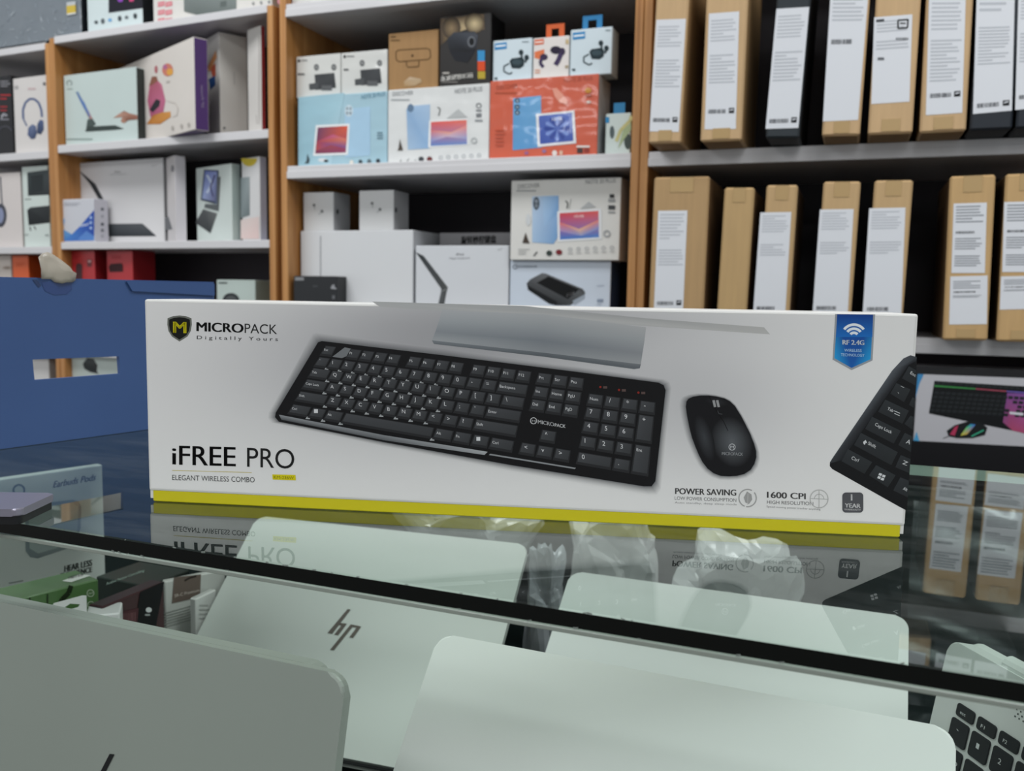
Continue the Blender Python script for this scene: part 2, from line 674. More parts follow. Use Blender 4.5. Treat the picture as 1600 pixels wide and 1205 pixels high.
pts, fs, cs = [], [], []
loc = lambda a, b: ((a + 0.5) / BW)
for j in range(ny + 1):
    for i in range(nx + 1):
        u = 0.0016 + (BW - 0.0032) * i / nx
        v = ystr + 0.002 + (BH - ystr - 0.0036) * j / ny
        w = BXM @ Vector((u, 0, v))
        dd = w - EYE
        x = CX + FPX * dd.dot(RGT) / dd.dot(FWD)
        y = CY - FPX * dd.dot(UPV) / dd.dot(FWD)
        pts.append((x, y)); cs.append(bgcol(x, y))
for j in range(ny):
    for i in range(nx):
        a = j * (nx + 1) + i
        fs.append((a, a + 1, a + nx + 2, a + nx + 1))
bg.add(pts, fs, cs)
INK_MAIN = ink(0.45, 0.0)
bg.build('printed_backdrop', kb, INK_MAIN)

# laptop and table edge in the backdrop picture
lp = P0(CB_); lp.k = 3
lp.poly([(-60, 36), (700, 58), (1310, 120), (1900, 165), (1930, 200), (1300, 158), (640, 112), (-20, 62)],
        ['#b6b8b8', '#aeb0b1', '#aaabab', '#b9b9b7', '#bdbdbb', '#b4b4b2', '#b0b2b3', '#b9baba'])
rows_ = [[(292, 78), (800, 100), (1310, 165)], [(276, 130), (800, 168), (1302, 235)], [(258, 185), (800, 235), (1292, 295)], [(240, 230), (800, 292), (1284, 350)]]
cols_ = [['#b2b5b8', '#aeb1b3', '#b0b2b3'], ['#a3a8ac', '#999ea2', '#a0a4a7'], ['#8d9398', '#7e848a', '#8d9195'], ['#a3a7aa', '#8f9498', '#a0a3a5']]
lp.add([p_ for r_ in rows_ for p_ in r_], [(3 * a_ + b_, 3 * a_ + b_ + 1, 3 * a_ + b_ + 4, 3 * a_ + b_ + 3) for a_ in range(3) for b_ in range(2)], [rgb(c_) for r_ in cols_ for c_ in r_])
lp.poly([(240, 230), (800, 292), (1284, 350), (1279, 370), (1250, 374), (800, 312), (250, 248)], ['#7d8388', '#686e73', '#777c80', '#666b70', '#6a7074', '#5a6065', '#6d7378'])
lp.build('printed_laptop_picture', kb, INK_MAIN)

# soft shadow of the pictured keyboard is part of the printed picture
kp = P0(); kp.k = 6


def soft(pts, inner, outer_grow, col_in):
    c = (sum(p[0] for p in pts) / len(pts), sum(p[1] for p in pts) / len(pts))
    big = [(p[0] + (p[0] - c[0]) * outer_grow[0], p[1] + (p[1] - c[1]) * outer_grow[1]) for p in pts]
    n = len(pts)
    kp.add(pts + big, [(i, (i + 1) % n, n + (i + 1) % n, n + i) for i in range(n)], [rgb(col_in)] * n + [bgcol(*p) for p in big])


TL, TR, BR_, BL_ = (500, 534), (1037, 601), (1021, 761), (431, 656)
body = [(497, 535), (503, 533), (700, 556), (900, 581), (1029, 598), (1037, 602), (1040, 610), (1024, 752), (1018, 760), (1006, 760), (800, 727), (600, 691), (436, 659), (430, 652), (431, 645)]
soft(body, None, (0.035, 0.12), '#6f7173')
kp.poly(body, '#141416')
kp.poly([(436, 648), (600, 680), (762, 706), (757, 711), (600, 688), (440, 656)], ['#8d9194', '#84888b', '#a9adb0', '#9da1a4', '#5a5d60', '#4c4f52'])
kp.poly([(766, 709), (900, 731), (898, 733), (764, 711)], '#8d9194')


def kpt(u, t):
    """keyboard unit coordinates to the picture: u in key units from the left, t 0..1 down"""
    a = u / 23.4
    k = a / (a + (1 - a) * 1.2)
    top = (TL[0] + (TR[0] - TL[0]) * k, TL[1] + (TR[1] - TL[1]) * k)
    bot = (BL_[0] + (BR_[0] - BL_[0]) * k, BL_[1] + (BR_[1] - BL_[1]) * k)
    return (top[0] + (bot[0] - top[0]) * t, top[1] + (bot[1] - top[1]) * t)


ROWT = [0.095, 0.24, 0.378, 0.522, 0.675, 0.84]
keys = []
u0 = 0.5
def row(r, start, ws, labels):
    x = start
    for w, l in zip(ws, labels):
        if l is not None:
            keys.append((r, x, w, l, 1))
        x += w
row(0, u0, [1, 1, 1, 1, 1, 1, .5, 1, 1, 1, 1, .5, 1, 1, 1, 1], ['Esc', None, 'F1', 'F2', 'F3', 'F4', None, 'F5', 'F6', 'F7', 'F8', None, 'F9', 'F10', 'F11', 'F12'])
row(1, u0, [1] * 13 + [2], ['`', '1', '2', '3', '4', '5', '6', '7', '8', '9', '0', '-', '=', 'Backspace'])
row(2, u0, [1.5] + [1] * 12 + [1.5], ['Tab'] + list('QWERTYUIOP[]') + ['\\'])
row(3, u0, [1.75] + [1] * 11 + [2.25], ['Caps Lock'] + list("ASDFGHJKL;'") + ['Enter'])
row(4, u0, [2.25] + [1] * 10 + [2.75], ['Shift'] + list('ZXCVBNM<>?') + ['Shift'])
row(5, u0, [1.5, 1.1, 1.25, 6.15, 1.25, 1.15, 1.1, 1.5], ['Ctrl', 'W', 'Alt', ' ', 'Alt', 'Fn', 'M', 'Ctrl'])
for r, ls in enumerate([['Prt', 'Scr', 'Pau'], ['Ins', 'Home', 'PgU'], ['Del', 'End', 'PgD']]):
    row(r, u0 + 15.3, [1, 1, 1], ls)
row(4, u0 + 16.3, [1], ['^'])
row(5, u0 + 15.3, [1, 1, 1], ['<', 'v', '>'])
row(1, u0 + 18.6, [1] * 4, ['Num', '/', '*', '-'])
row(2, u0 + 18.6, [1] * 3, list('789'))
row(3, u0 + 18.6, [1] * 3, list('456'))
row(4, u0 + 18.6, [1] * 3, list('123'))
row(5, u0 + 18.6, [2, 1], ['0', '.'])
keys.append((2, u0 + 21.6, 1, '+', 2)); keys.append((4, u0 + 21.6, 1, 'Ent', 2))
gap = 0.10
kp.hold()
kp.poly([kpt(2.1, .03), kpt(3.4, .045), kpt(2.3, .16), kpt(1.55, .16)], '#767a7d')
for r, x, w, l, span in keys:       # pale deck showing at the key corners on the left half
    if 1 <= r <= 5 and x < 9.5:
        t = ROWT[r] + 0.062
        p = kpt(x + w - 0.02, t); q = kpt(x + w + 0.14, t - 0.01)
        kp.poly([p, q, (q[0] + 1.0, q[1] + 4.5), (p[0] - 2.2, p[1] + 3.6)], '#a5a9ab')
kp.free(); kp.k += 1
kp.hold()
for r, x, w, l, span in keys:
    ta, tb = ROWT[r] - 0.058, ROWT[r + span - 1] + 0.070
    kp.poly([kpt(x + gap, ta), kpt(x + w - gap + .06, ta), kpt(x + w - gap + .08, tb), kpt(x + gap - .05, tb)], '#2a2b2d')
kp.free(); kp.k += 1
kp.hold()
for r, x, w, l, span in keys:
    ta, tb = ROWT[r] - 0.052, ROWT[r + span - 1] + 0.042
    lite = '#4b4d50' if (x > 6 or r > 0) else '#3c3e40'
    kp.poly([kpt(x + gap + .06, ta), kpt(x + w - gap, ta), kpt(x + w - gap, tb), kpt(x + gap + .03, tb)], [lite, '#404245', '#3a3c3e', '#434548'])
kp.free(); kp.k += 1
kp.build('printed_keyboard_picture', kb, INK_MAIN)
kl = P0(); kl.k = 26
kl.hold()
for r, x, w, l, span in keys:
    if l == ' ':
        continue
    n = len(l)
    ux = x + (0.34 if n == 1 else 0.22)
    t = ROWT[r] + 0.005
    a, b = kpt(ux, t), kpt(ux + 1.0, t)
    cap = (6.0 if n == 1 else 4.0) * (0.85 + 0.35 * x / 23)
    if l in 'WM' and r == 5:
        kl.rect(a[0], a[1] - 6, a[0] + 6, a[1], '#d8dadc')
        continue
    kl.text(l, a[0], a[1], None, (b[1] - a[1]) / (b[0] - a[0]), cap, '#d9dbdd')
kl.free()
kl.crop = CB_; kl.k += 1
kl.hold()
for x, y in ((1082, 463), (1175, 478), (1272, 491)):
    kl.ell(x, y, 6, 6, '#8b2b22', n=8)
    kl.rect(x + 14, y - 4, x + 34, y + 8, '#5b4a47')
# emblem and name on the pictured keyboard
kl.arc(748, 632, 14, 17, 0, 360, '#d9dbdd', 16)
kl.text('M', 740, 638, 757, 641, 12, '#d9dbdd', 0.01)
kl.text('MICRO', 770, 645, 850, 660, 19, '#d9dbdd', 0.02)
kl.text('PACK', 854, 661, 908, 668, 17, '#d9dbdd')
kl.free()
kl.build('printed_key_legends', kb, INK_MAIN)

# emblem, names and claims
t1 = P0(CA); t1.k = 4
sh = [(258, 170), (290, 173), (318, 184), (320, 215), (314, 248), (298, 275), (258, 300), (220, 275), (203, 248), (197, 215), (198, 184), (226, 173)]
t1.poly(sh, '#6d7069')
c0 = (258, 232)
t1.poly([(c0[0] + (x - c0[0]) * .86, c0[1] + (y - c0[1]) * .86) for x, y in sh], '#121310')
t1.text('M', 229, 256, 290, 258, 57, '#dcd21a', 0.03)
t1.text('MICRO', 345, 248, 576, 256, 46, '#141414', 0.035)
t1.text('PACK', 584, 257, 746, 263, 48, '#1d1d1d', 0.0)
t1.text('D i g i t a l l y   Y o u r s', 345, 288, 750, 297, 18, '#3a3a3a', 0.005)
t1.text('i', 224, 914, 239, 915, 88, '#101010', 0.02)
t1.text('FREE', 258, 916, 538, 924, 98, '#101010', 0.012)
t1.text('PRO', 596, 926, 832, 936, 98, '#1c1c1c', -0.012)
t1.line(222, 944, 620, 955, 3, '#c9bd72')
t1.text('ELEGANT WIRELESS COMBO', 222, 992, 634, 1004, 26, '#4a4a4a', -0.008)
t1.poly([(722, 964), (838, 967), (840, 994), (724, 990)], '#d8cc14')
t1.text('KM-236W', 730, 985, 830, 989, 15, '#6b6718')
t1.build('printed_brand_lettering', kb, INK_MAIN)

t2 = P0(CC); t2.k = 4
t2.text('POWER SAVING', 175, 958, 476, 966, 30, '#565656', 0.03)
t2.text('LOW POWER CONSUMPTION', 172, 986, 477, 997, 17, '#606060', 0.0)
t2.text('Auto standby, deep sleep mode', 172, 1004, 480, 1014, 9, '#8f8f8f')
t2.arc(533, 978, 40, 46, 60, 250, '#a5a5a4', 18)
t2.arc(533, 978, 40, 46, -100, 40, '#a5a5a4', 16)
t2.poly([(530, 945), (552, 960), (556, 985), (540, 1008), (522, 1000), (514, 975)], '#a2a2a1')
t2.line(535, 955, 533, 1012, 3, '#c4c4c2')
t2.text('1600 CPI', 630, 976, 820, 984, 30, '#5a5a5a', 0.03)
t2.text('HIGH RESOLUTION', 629, 1006, 858, 1014, 17, '#606060', 0.0)
t2.text('Speed moving power tracker anything', 627, 1024, 894, 1038, 9, '#8f8f8f')
t2.arc(887, 982, 42, 47, 0, 360, '#bcbcba', 24)
t2.line(887, 940, 887, 1024, 3, '#b0b0ae')
t2.line(845, 980, 929, 984, 3, '#b0b0ae')
t2.arc(887, 982, 22, 25, 0, 180, '#b0b0ae', 12)
t2.poly([(x + 1054, y + 1000) for x, y in rrect(-52, 52, -50, 50, 18)], '#55565a')
t2.text('1', 1046, 990, None, 0.03, 32, '#e4e4e4', 0.03)
t2.text('YEAR', 1015, 1024, 1092, 1027, 21, '#e4e4e4', 0.03)
t2.text('WARRANTY', 1012, 1038, 1094, 1041, 9, '#d0d0d0', 0.0)
t2.build('printed_claims_lettering', kb, INK_MAIN)

rb = P0(CC); rb.k = 4
rb.poly([(967, 66), (1165, 68), (1152, 296), (1048, 344), (954, 292)], '#9aa0a6')
rb.poly([(977, 67), (1155, 69), (1143, 290), (1048, 333), (963, 285)], ['#15418e', '#15418e', '#2aa0dd', '#1d5fb0', '#2aa0dd'])
rb.poly([(977, 67), (1155, 69), (1151, 180), (971, 180)], ['#143f8c', '#143f8c', '#1f6fc0', '#1f6fc0'])
for r in (18, 38, 58):
    rb.arc(1060, 180, r - 3, r + 10, 38, 142, '#e8eef2', 12)
rb.text('RF 2.4G', 1004, 217, 1110, 219, 23, '#e8eef2', 0.03)
rb.text('WIRELESS', 1012, 252, 1098, 254, 14, '#b5d8ee')
rb.text('TECHNOLOGY', 995, 274, 1112, 278, 14, '#b5d8ee')
rb.build('printed_ribbon_badge', kb, INK_MAIN)

ms = P0(CC); ms.k = 4
mo = [(230, 500), (240, 486), (262, 476), (300, 470), (340, 470), (380, 475), (420, 485), (445, 498), (470, 522), (500, 570), (522, 612), (545, 660), (565, 708), (575, 745), (576, 775), (567, 808), (548, 838), (518, 858), (480, 868), (440, 870), (400, 868), (365, 855), (335, 832), (310, 800), (292, 765), (275, 725), (258, 680), (245, 630), (233, 570), (227, 525)]
mc = (405, 680)
n = len(mo)
sm = [(mc[0] + (x - mc[0]) * 1.15 - 6, mc[1] + (y - mc[1]) * 1.08 + 6) for x, y in mo]
def cpx(p):
    return (CC[0] + p[0] / CC[2], CC[1] + p[1] / CC[2])
ms.add(mo + sm, [(i, (i + 1) % n, n + (i + 1) % n, n + i) for i in range(n)], [rgb('#6f7173')] * n + [bgcol(*cpx(p)) for p in sm])
ms.poly(mo, '#17171a')
ms.ell(455, 700, 100, 130, '#5d6165', -0.35, 24, '#17171a')
ms.ell(320, 680, 42, 120, '#3d4044', -0.28, 20, '#17171a')
ms.ell(380, 500, 60, 22, '#2c2d30', 0.2, 16, '#17171a')
ms.path([(340, 470), (378, 545), (415, 600), (436, 645)], 3, '#08080a')
ms.path([(385, 545), (390, 560), (408, 562)], 2, '#55585b')
for dx in (0, 18):
    ms.poly([(358 + dx, 494), (370 + dx, 492), (378 + dx, 526), (366 + dx, 528)], '#9a9b9c')
ms.arc(456, 725, 14, 17, 0, 360, '#c9cccf', 14)
ms.text('M', 448, 732, 465, 732, 14, '#c9cccf')
ms.text('MICROPACK', 406, 764, 510, 768, 15, '#b4b8bb', 0.01)
ms.build('printed_mouse_picture', kb, INK_MAIN)

k2 = P0(CC); k2.k = 4
k2.poly([(1340, 270), (1372, 280), (1366, 430), (1322, 1040), (1290, 1024), (952, 834), (940, 820), (941, 800), (1250, 345), (1305, 286)], '#17181a')
k2.poly([(1340, 270), (1372, 280), (1368, 300), (1330, 320), (1000, 790), (941, 806), (950, 785), (1250, 345), (1305, 286)], ['#4a4e54', '#3b3f44', '#26282b', '#24262a', '#202225', '#3a3d41', '#565b60', '#585d63', '#53585e'])
kq = [[(1332, 325), (1368, 345), (1364, 420), (1298, 385)], [(1270, 408), (1340, 440), (1308, 503), (1240, 460)], [(1215, 490), (1332, 545), (1300, 610), (1180, 550)],
      [(1150, 575), (1292, 645), (1257, 708), (1115, 635)], [(1095, 655), (1277, 750), (1245, 815), (1060, 715)], [(1030, 735), (1150, 800), (1112, 858), (998, 795)],
      [(1170, 815), (1267, 865), (1227, 925), (1135, 865)], [(1290, 875), (1332, 892), (1327, 975), (1255, 940)], [(1312, 655), (1348, 672), (1342, 750), (1280, 715)],
      [(1292, 765), (1340, 785), (1335, 855), (1265, 825)], [(1340, 570), (1355, 576), (1350, 640), (1310, 610)], [(1350, 478), (1361, 483), (1358, 532), (1333, 516)]]
k2.hold()
for q in kq:
    k2.poly(q, ['#33373a', '#2f3335', '#292c2e', '#2d3033'])
k2.free(); k2.k += 1
up = (0.38, -0.92)
k2.hold()
for s, x0, y0, x1, y1, cap in (('Esc', 1338, 362, 1364, 378, 15), ('~', 1290, 428, 1306, 435, 14), ('`', 1272, 466, 1280, 470, 14), ('Tab', 1224, 540, 1252, 553, 15), ('Caps Lock', 1163, 618, 1245, 660, 16), ('Shift', 1128, 712, 1166, 732, 16), ('Ctrl', 1046, 785, 1080, 800, 17), ('Alt', 1302, 936, 1322, 945, 16), ('A', 1316, 706, 1336, 712, 22), ('Z', 1298, 808, 1322, 818, 20)):
    k2.text(s, x0, y0, x1, y1, cap, '#d5d8da', 0.0, up)
k2.line(1258, 545, 1288, 558, 3, '#d5d8da'); k2.line(1260, 558, 1286, 570, 3, '#d5d8da')
k2.poly([(1105, 700), (1118, 690), (1126, 706), (1118, 704), (1114, 714), (1108, 710)], '#d5d8da')
for a, b in ((1186, 853), (1203, 861), (1180, 868), (1197, 876)):
    k2.poly([(a, b), (a + 14, b + 5), (a + 9, b + 16), (a - 5, b + 11)], '#d5d8da')
k2.free()
k2.build('printed_keyboard_corner_picture', kb, INK_MAIN)

# ------------------------------------------------------------------ blue carton on the glass
b0, b1 = on_z(0, 703, ZG), on_z(230, 672, ZG)
bdir = (b1 - b0).normalized()
bnr = Vector((-bdir.y, bdir.x, 0))
bright = hit(336, 560, b0, bnr)
bright = Vector((bright.x, bright.y, ZG))
BLW = 0.34
bo = bright - bdir * BLW
BM = frame(bo + Vector((0, 0, 0.0004)), bdir)
BMi = BM.inverted()
BLH = (hit(150, 437, b0, bnr).z - ZG)
blue = card('#3b5789', rough=0.55, coat=0.15, mottle=0.10)
blueb = empty('blue_carton', BM, 'open blue cardboard carton with a slotted hand hole, behind the white keyboard box', 'box')
hq = [BMi @ hit(x, y, b0, bnr) for x, y in ((51, 562), (186, 557), (188, 584), (54, 594))]


def panel_hole(name, W, H, t, hole, mat, parent, y0=0.0):
    hx0, hx1 = min(p[0] for p in hole), max(p[0] for p in hole)
    out = [(0, H), (W, H), (W, 0), (0, 0)]
    hol = [(p[0], p[2]) for p in hole]
    v = []
    for yy in (y0, y0 + t):
        v += [(x, yy, z) for x, z in out] + [(x, yy, z) for x, z in hol]
    f = []
    for b in (0, 8):
        for i in range(4):
            j = (i + 1) % 4
            q = (b + i, b + j, b + 4 + j, b + 4 + i)
            f.append(q if b == 8 else q[::-1])
    for i in range(4):
        j = (i + 1) % 4
        f.append((i, j, 8 + j, 8 + i))
        f.append((4 + j, 4 + i, 12 + i, 12 + j))
    bm = bmesh.new()
    vv = [bm.verts.new(p) for p in v]
    for q in f:
        bm.faces.new([vv[k] for k in q])
    return bm_obj(name, bm, mat, parent)


panel_hole('front_wall', BLW, BLH, 0.004, hq, blue, blueb)
BDP = 0.13
bm_obj('side_wall', box_bm(BLW - 0.004, BLW, 0.0042, BDP, 0, BLH - 0.001), blue, blueb)
bm_obj('side_wall', box_bm(0, 0.004, 0.0042, BDP, 0, BLH - 0.001), blue, blueb)
bm_obj('bottom_wall', box_bm(0.0042, BLW - 0.0042, 0.0042, BDP, 0, 0.003), blue, blueb)
fl = [BMi @ hit(x, y, b0, bnr) for x, y in ((196, 440), (333, 443.5), (333, 462), (205, 455))]
fbm = bmesh.new()
lo = [fbm.verts.new((p.x, -0.0004, p.z)) for p in fl]
hi = [fbm.verts.new((p.x, -0.0022, p.z)) for p in fl]
fbm.faces.new(hi); fbm.faces.new(lo[::-1])
for i in range(4):
    fbm.faces.new((lo[i], lo[(i + 1) % 4], hi[(i + 1) % 4], hi[i]))
bm_obj('folded_lip', fbm, blue, blueb)
# peeled tape standing up from the rim
tp = [(57, 402), (63, 396), (72, 394), (80, 397), (92, 406), (104, 417), (109, 424), (116, 427), (116.5, 438), (111, 441), (100, 441), (94, 443), (84, 441), (78, 436), (62, 436), (59, 420)]
tl = [BMi @ hit(x, y, b0, bnr) for x, y in tp]
cxm = sum(p.x for p in tl) / len(tl); czm = sum(p.z for p in tl) / len(tl)
tb_ = bmesh.new()


def tape_pt(p, k, back):
    x = cxm + (p.x - cxm) * k; z = czm + (p.z - czm) * k
    y = -0.0035 - 0.0014 * math.sin(240 * (x - cxm)) - 0.0012 * math.cos(330 * (z - czm))
    return (x, y + (0.0006 if back else 0.0), z)


fr, bkk = [], []
for k in (1.0, 0.66, 0.33):
    fr.append([tb_.verts.new(tape_pt(p, k, False)) for p in tl])
    bkk.append([tb_.verts.new(tape_pt(p, k, True)) for p in tl])
for rings in (fr, bkk):
    for a, b in zip(rings, rings[1:]):
        for i in range(len(tl)):
            j = (i + 1) % len(tl)
            tb_.faces.new((a[i], a[j], b[j], b[i]))
    tb_.faces.new(rings[-1])
for i in range(len(tl)):
    j = (i + 1) % len(tl)
    tb_.faces.new((fr[0][i], fr[0][j], bkk[0][j], bkk[0][i]))
tpo = bm_obj('peeled_tape', tb_, card('#b5ad9f', rough=0.4, coat=0.3), blueb, True)
tpo['label'] = 'crumpled clear tape end'
ps = Print(BM, (0, 0, 0), (0, -1, 0))
ps.poly([(64, 441), (112, 441), (112, 452), (104, 460), (84, 461), (70, 455)], '#2b4478')
ps.poly([(50, 437), (57, 437), (64, 446), (60, 450)], '#22365e')
ps.build('tape_patch', blueb, ink(0.2, 0.6))

# ------------------------------------------------------------------ slim grey tablet on the glass, far edge of the counter
s_r, s_f, s_l = on_z(88, 771, ZG + 0.009), on_z(31, 797, ZG + 0.009), None
sd = (s_r - s_f).normalized()
sn = Vector((-sd.y, sd.x, 0))
SM = frame(Vector((s_f.x, s_f.y, ZG + 0.0003)), sd)
slab = empty('slim_tablet', SM, 'slim grey tablet lying flat on the glass, beside the blue carton', 'tablet')
L_ = (s_r - s_f).length
bm_obj('dark_underside', slab_bm(rrect(0.001, L_ - 0.001, 0.001, 0.19, 0.004), 0.0, 0.0045), card('#15171a', rough=0.4), slab)
bm_obj('metal_back', slab_bm(rrect(0, L_, 0, 0.191, 0.005), 0.0047, 0.009, 0.0008), card('#8f8d9b', rough=0.3, metal=0.5), slab)

# ------------------------------------------------------------------ laptops inside the counter
silver = card('#c3cbc6', rough=0.55, metal=0.1, mottle=0.02)
silver_d = card('#8f9890', rough=0.5, metal=0.25, mottle=0.03)
blackp = card('#0e1012', rough=0.35)
screen_m = card('#08090b', rough=0.08, coat=0.5)


def cyl_bm(x0, x1, cy, cz, r, n=14):
    bm = bmesh.new()
    a = [bm.verts.new((x0, cy + r * math.cos(2 * math.pi * i / n), cz + r * math.sin(2 * math.pi * i / n))) for i in range(n)]
    b = [bm.verts.new((x1, cy + r * math.cos(2 * math.pi * i / n), cz + r * math.sin(2 * math.pi * i / n))) for i in range(n)]
    bm.faces.new(a[::-1]); bm.faces.new(b)
    for i in range(n):
        bm.faces.new((a[i], a[(i + 1) % n], b[(i + 1) % n], b[i]))
    return bm


def laptop(label, pa, pb, w, L, H=None, mat=None, r=0.011, closed=False, bl=None):
    ra, rbv = ray(*pa), ray(*pb)
    ra, rbv = ra / -ra.z, rbv / -rbv.z
    if H is None:
        H = w / (ra - rbv).length
    A, B = EYE + ra * H, EYE + rbv * H
    x = (B - A).normalized()
    A = B - x * w
    alpha = math.asin(min(0.995, (A.z - DECK - 0.020) / L))
    perp = Vector((x.y, -x.x, 0))
    o = A + perp * L * math.cos(alpha) - Vector((0, 0, L * math.sin(alpha)))
    M = frame(o, x)
    root = empty('open_laptop', M @ Matrix.Translation((0, 0, DECK - o.z)), label, 'laptop', 'laptops on show inside the counter')
    dz = o.z - DECK
    LM = Matrix.Translation((0, 0, dz)) @ Matrix.Rotation(alpha, 4, 'X')
    out = rrect(0, w, 0.0, L, r)
    bm = slab_bm(out, -0.0065, 0.0, 0.0016)
    bm.transform(LM)
    lid = bm_obj('lid', bm, mat or silver, root)
    if closed:      # shut and stood upright on its hinge edge
        bm = slab_bm(rrect(0, w - 0.018, 0.0, L, r), -0.0185, -0.0068, 0.0012)
        bm.transform(LM)
        base = bm_obj('base', bm, mat or silver, root)
        bm = cyl_bm(0.04, w - 0.04, 0.001, -0.009, 0.0045)
        bm.transform(LM)
        bm_obj('hinge', bm, card('#4c5050', rough=0.4), root)
        for fx in (0.04, w - 0.06):
            bm = box_bm(fx, fx + 0.02, 0.02, 0.03, -0.0202, -0.0186)
            bm.transform(LM)
            bm_obj('rubber_foot', bm, blackp, base)
        return root, root.matrix_world.copy() @ LM, lid, LM
    bm = slab_bm(rrect(0.004, w - 0.004, 0.012, L - 0.004, 0.008), -0.0072, -0.0066)
    bm.transform(LM)
    bm_obj('screen', bm, screen_m, lid)
    bm = slab_bm(rrect(0, w, 0.014, bl or L + 0.004, r), 0.003, 0.0155, 0.001)
    base = bm_obj('base', bm, mat or silver, root)
    bm_obj('keyboard_panel', box_bm(0.02, w - 0.02, 0.03, L * 0.55, 0.0156, 0.0163), blackp, base)
    bm_obj('hinge', cyl_bm(0.03, w - 0.03, 0.0115, dz - 0.006, 0.0055), card('#4c5050', rough=0.4), root)
    for fx in (0.03, w - 0.05):
        bm_obj('rubber_foot', box_bm(fx, fx + 0.02, 0.03, 0.04, 0.0, 0.0034), blackp, base)
        bm_obj('rubber_foot', box_bm(fx, fx + 0.02, (bl or L) - 0.03, (bl or L) - 0.02, 0.0, 0.0034), blackp, base)
    return root, root.matrix_world.copy() @ LM, lid, LM


lap1, M1, lid1, LM1 = laptop('shut grey laptop stood upright at the counter front, before the green carton', (0, 941), (541, 1056), 0.33, 0.235, 0.186, silver_d, closed=True)
pr = Print(M1, (0, 0, 0), (0, 0, 1), (0, 760, 2.708))
pr.poly([(466, 1132), (486, 1134), (440, 1225), (418, 1225)], '#17191a')
pr.poly([(420, 1235), (440, 1235), (420, 1300), (398, 1300)], '#17191a')
pr.build('lid_emblem', lid1, ink(0.3)).matrix_local = LM1
lap2, M2, lid2, LM2 = laptop('silver laptop with a dark slanted two-letter emblem on its half-raised lid', (402, 806), (826, 851), 0.32, 0.238, mat=card('#b5beb7', rough=0.55, metal=0.1, mottle=0.02))
pr = Print(M2, (0, 0, 0), (0, 0, 1), (400, 780, 2.667))
for q in ([(382, 459), (395, 461), (318, 562), (298, 559)], [(364, 518), (379, 520), (343, 568), (326, 566)], [(395, 523), (409, 525), (325, 631), (309, 629)], [(425, 530), (439, 532), (405, 579), (389, 577)]):
    pr.poly(q, '#5b5750')
pr.poly([(345, 516), (366, 519), (362, 528), (338, 525)], '#5b5750')
pr.poly([(400, 524), (432, 530), (428, 538), (396, 533)], '#5b5750')
pr.build('lid_emblem', lid2, ink(0.25, 0.3)).matrix_local = LM2
lap4, M4, lid4, LM4 = laptop('pale silver laptop under the glass behind, right of the dark-emblem laptop', (892, 892), (1420, 964), 0.305, 0.232)
lap3, M3, lid3, LM3 = laptop('plain silver laptop at the counter front with a blank wide lid', (686, 989), (1494, 1139), 0.325, 0.236, bl=0.19, mat=card('#d2dad5', rough=0.55, metal=0.05, mottle=0.02))

# convertible laptop standing like a tent, keyboard outwards
HH = 0.2255
ta, tp_ = on_z(1484, 997, EYE.z - HH), on_z(1604, 1064, EYE.z - HH)
tx = (tp_ - ta).normalized()
TW = 0.30
TM = frame(Vector((ta.x, ta.y, DECK)), tx)
hz = ta.z - DECK
tent = empty('tent_laptop', TM, 'silver convertible laptop propped like a tent, its black keyboard facing out', 'laptop', 'laptops on show inside the counter')
bt = math.radians(10.5)
l_ = Vector((0, -math.sin(bt), -math.cos(bt))); n_ = Vector((0, -math.cos(bt), math.sin(bt)))
KM = Matrix(((1, -l_.x, n_.x, 0), (0, -l_.y, n_.y, 0), (0, -l_.z, n_.z, hz), (0, 0, 0, 1)))
Lb = (hz - 0.004) / math.cos(bt)
bm = slab_bm(rrect(0, TW, -Lb, 0.0, 0.009), -0.013, 0.0, 0.001)
bm.transform(KM)
tbase = bm_obj('base', bm, silver, tent)
l2 = Vector((0, math.sin(bt), -math.cos(bt)))
bm = slab_bm(rrect(0, TW, -Lb, -0.004, 0.009), -0.006, 0.0, 0.001)
n2_ = Vector((0, math.cos(bt), math.sin(bt)))
LM5 = Matrix(((-1, -l2.x, n2_.x, TW), (0, -l2.y, n2_.y, 0.018), (0, -l2.z, n2_.z, hz + 0.002), (0, 0, 0, 1)))
bm.transform(LM5)
tlid = bm_obj('lid', bm, silver, tent)
bm = slab_bm(rrect(0.006, TW - 0.006, -Lb + 0.006, -0.014, 0.006), 0.0001, 0.0006)
bm.transform(LM5)
bm_obj('screen', bm, screen_m, tlid)
bm_obj('hinge', cyl_bm(0.045, TW - 0.045, 0.008, hz - 0.001, 0.0065), silver, tent)
KMw = TM @ KM
k0 = KMw.inverted() @ hit(1499, 1097, KMw @ Vector((0, 0, 0)), KMw.to_3x3() @ Vector((0, 0, 1)))
kx, ky, pit = k0.x, k0.y, 0.0188
keym = card('#1c2022', rough=0.45)
kmesh, kmesh_s = None, None
for r in range(6):
    ytop = ky - (0 if r == 0 else 0.0105 + (r - 1) * 0.0186)
    hgt = 0.0085 if r == 0 else 0.0160
    x = kx - (0.0 if r == 0 else 0.002)
    for c in range(13):
        if r == 0 and kmesh_s is None or r == 1 and kmesh is None:
            bm = slab_bm(rrect(0, 0.0160, -hgt, 0, 0.002, 3), 0.0, 0.0011, 0.0003)
            o = bm_obj('key', bm, keym, tbase)
            if r == 0:
                kmesh_s = o.data
            else:
                kmesh = o.data
        else:
            o = bpy.data.objects.new('key', kmesh_s if r == 0 else kmesh)
            COL.objects.link(o)
            o.parent = tbase
        o.matrix_local = KM @ Matrix.Translation((x + c * pit, ytop, 0.0001))
leg = Print(KMw, (0, 0, 0.0012), (0, 0, 1))
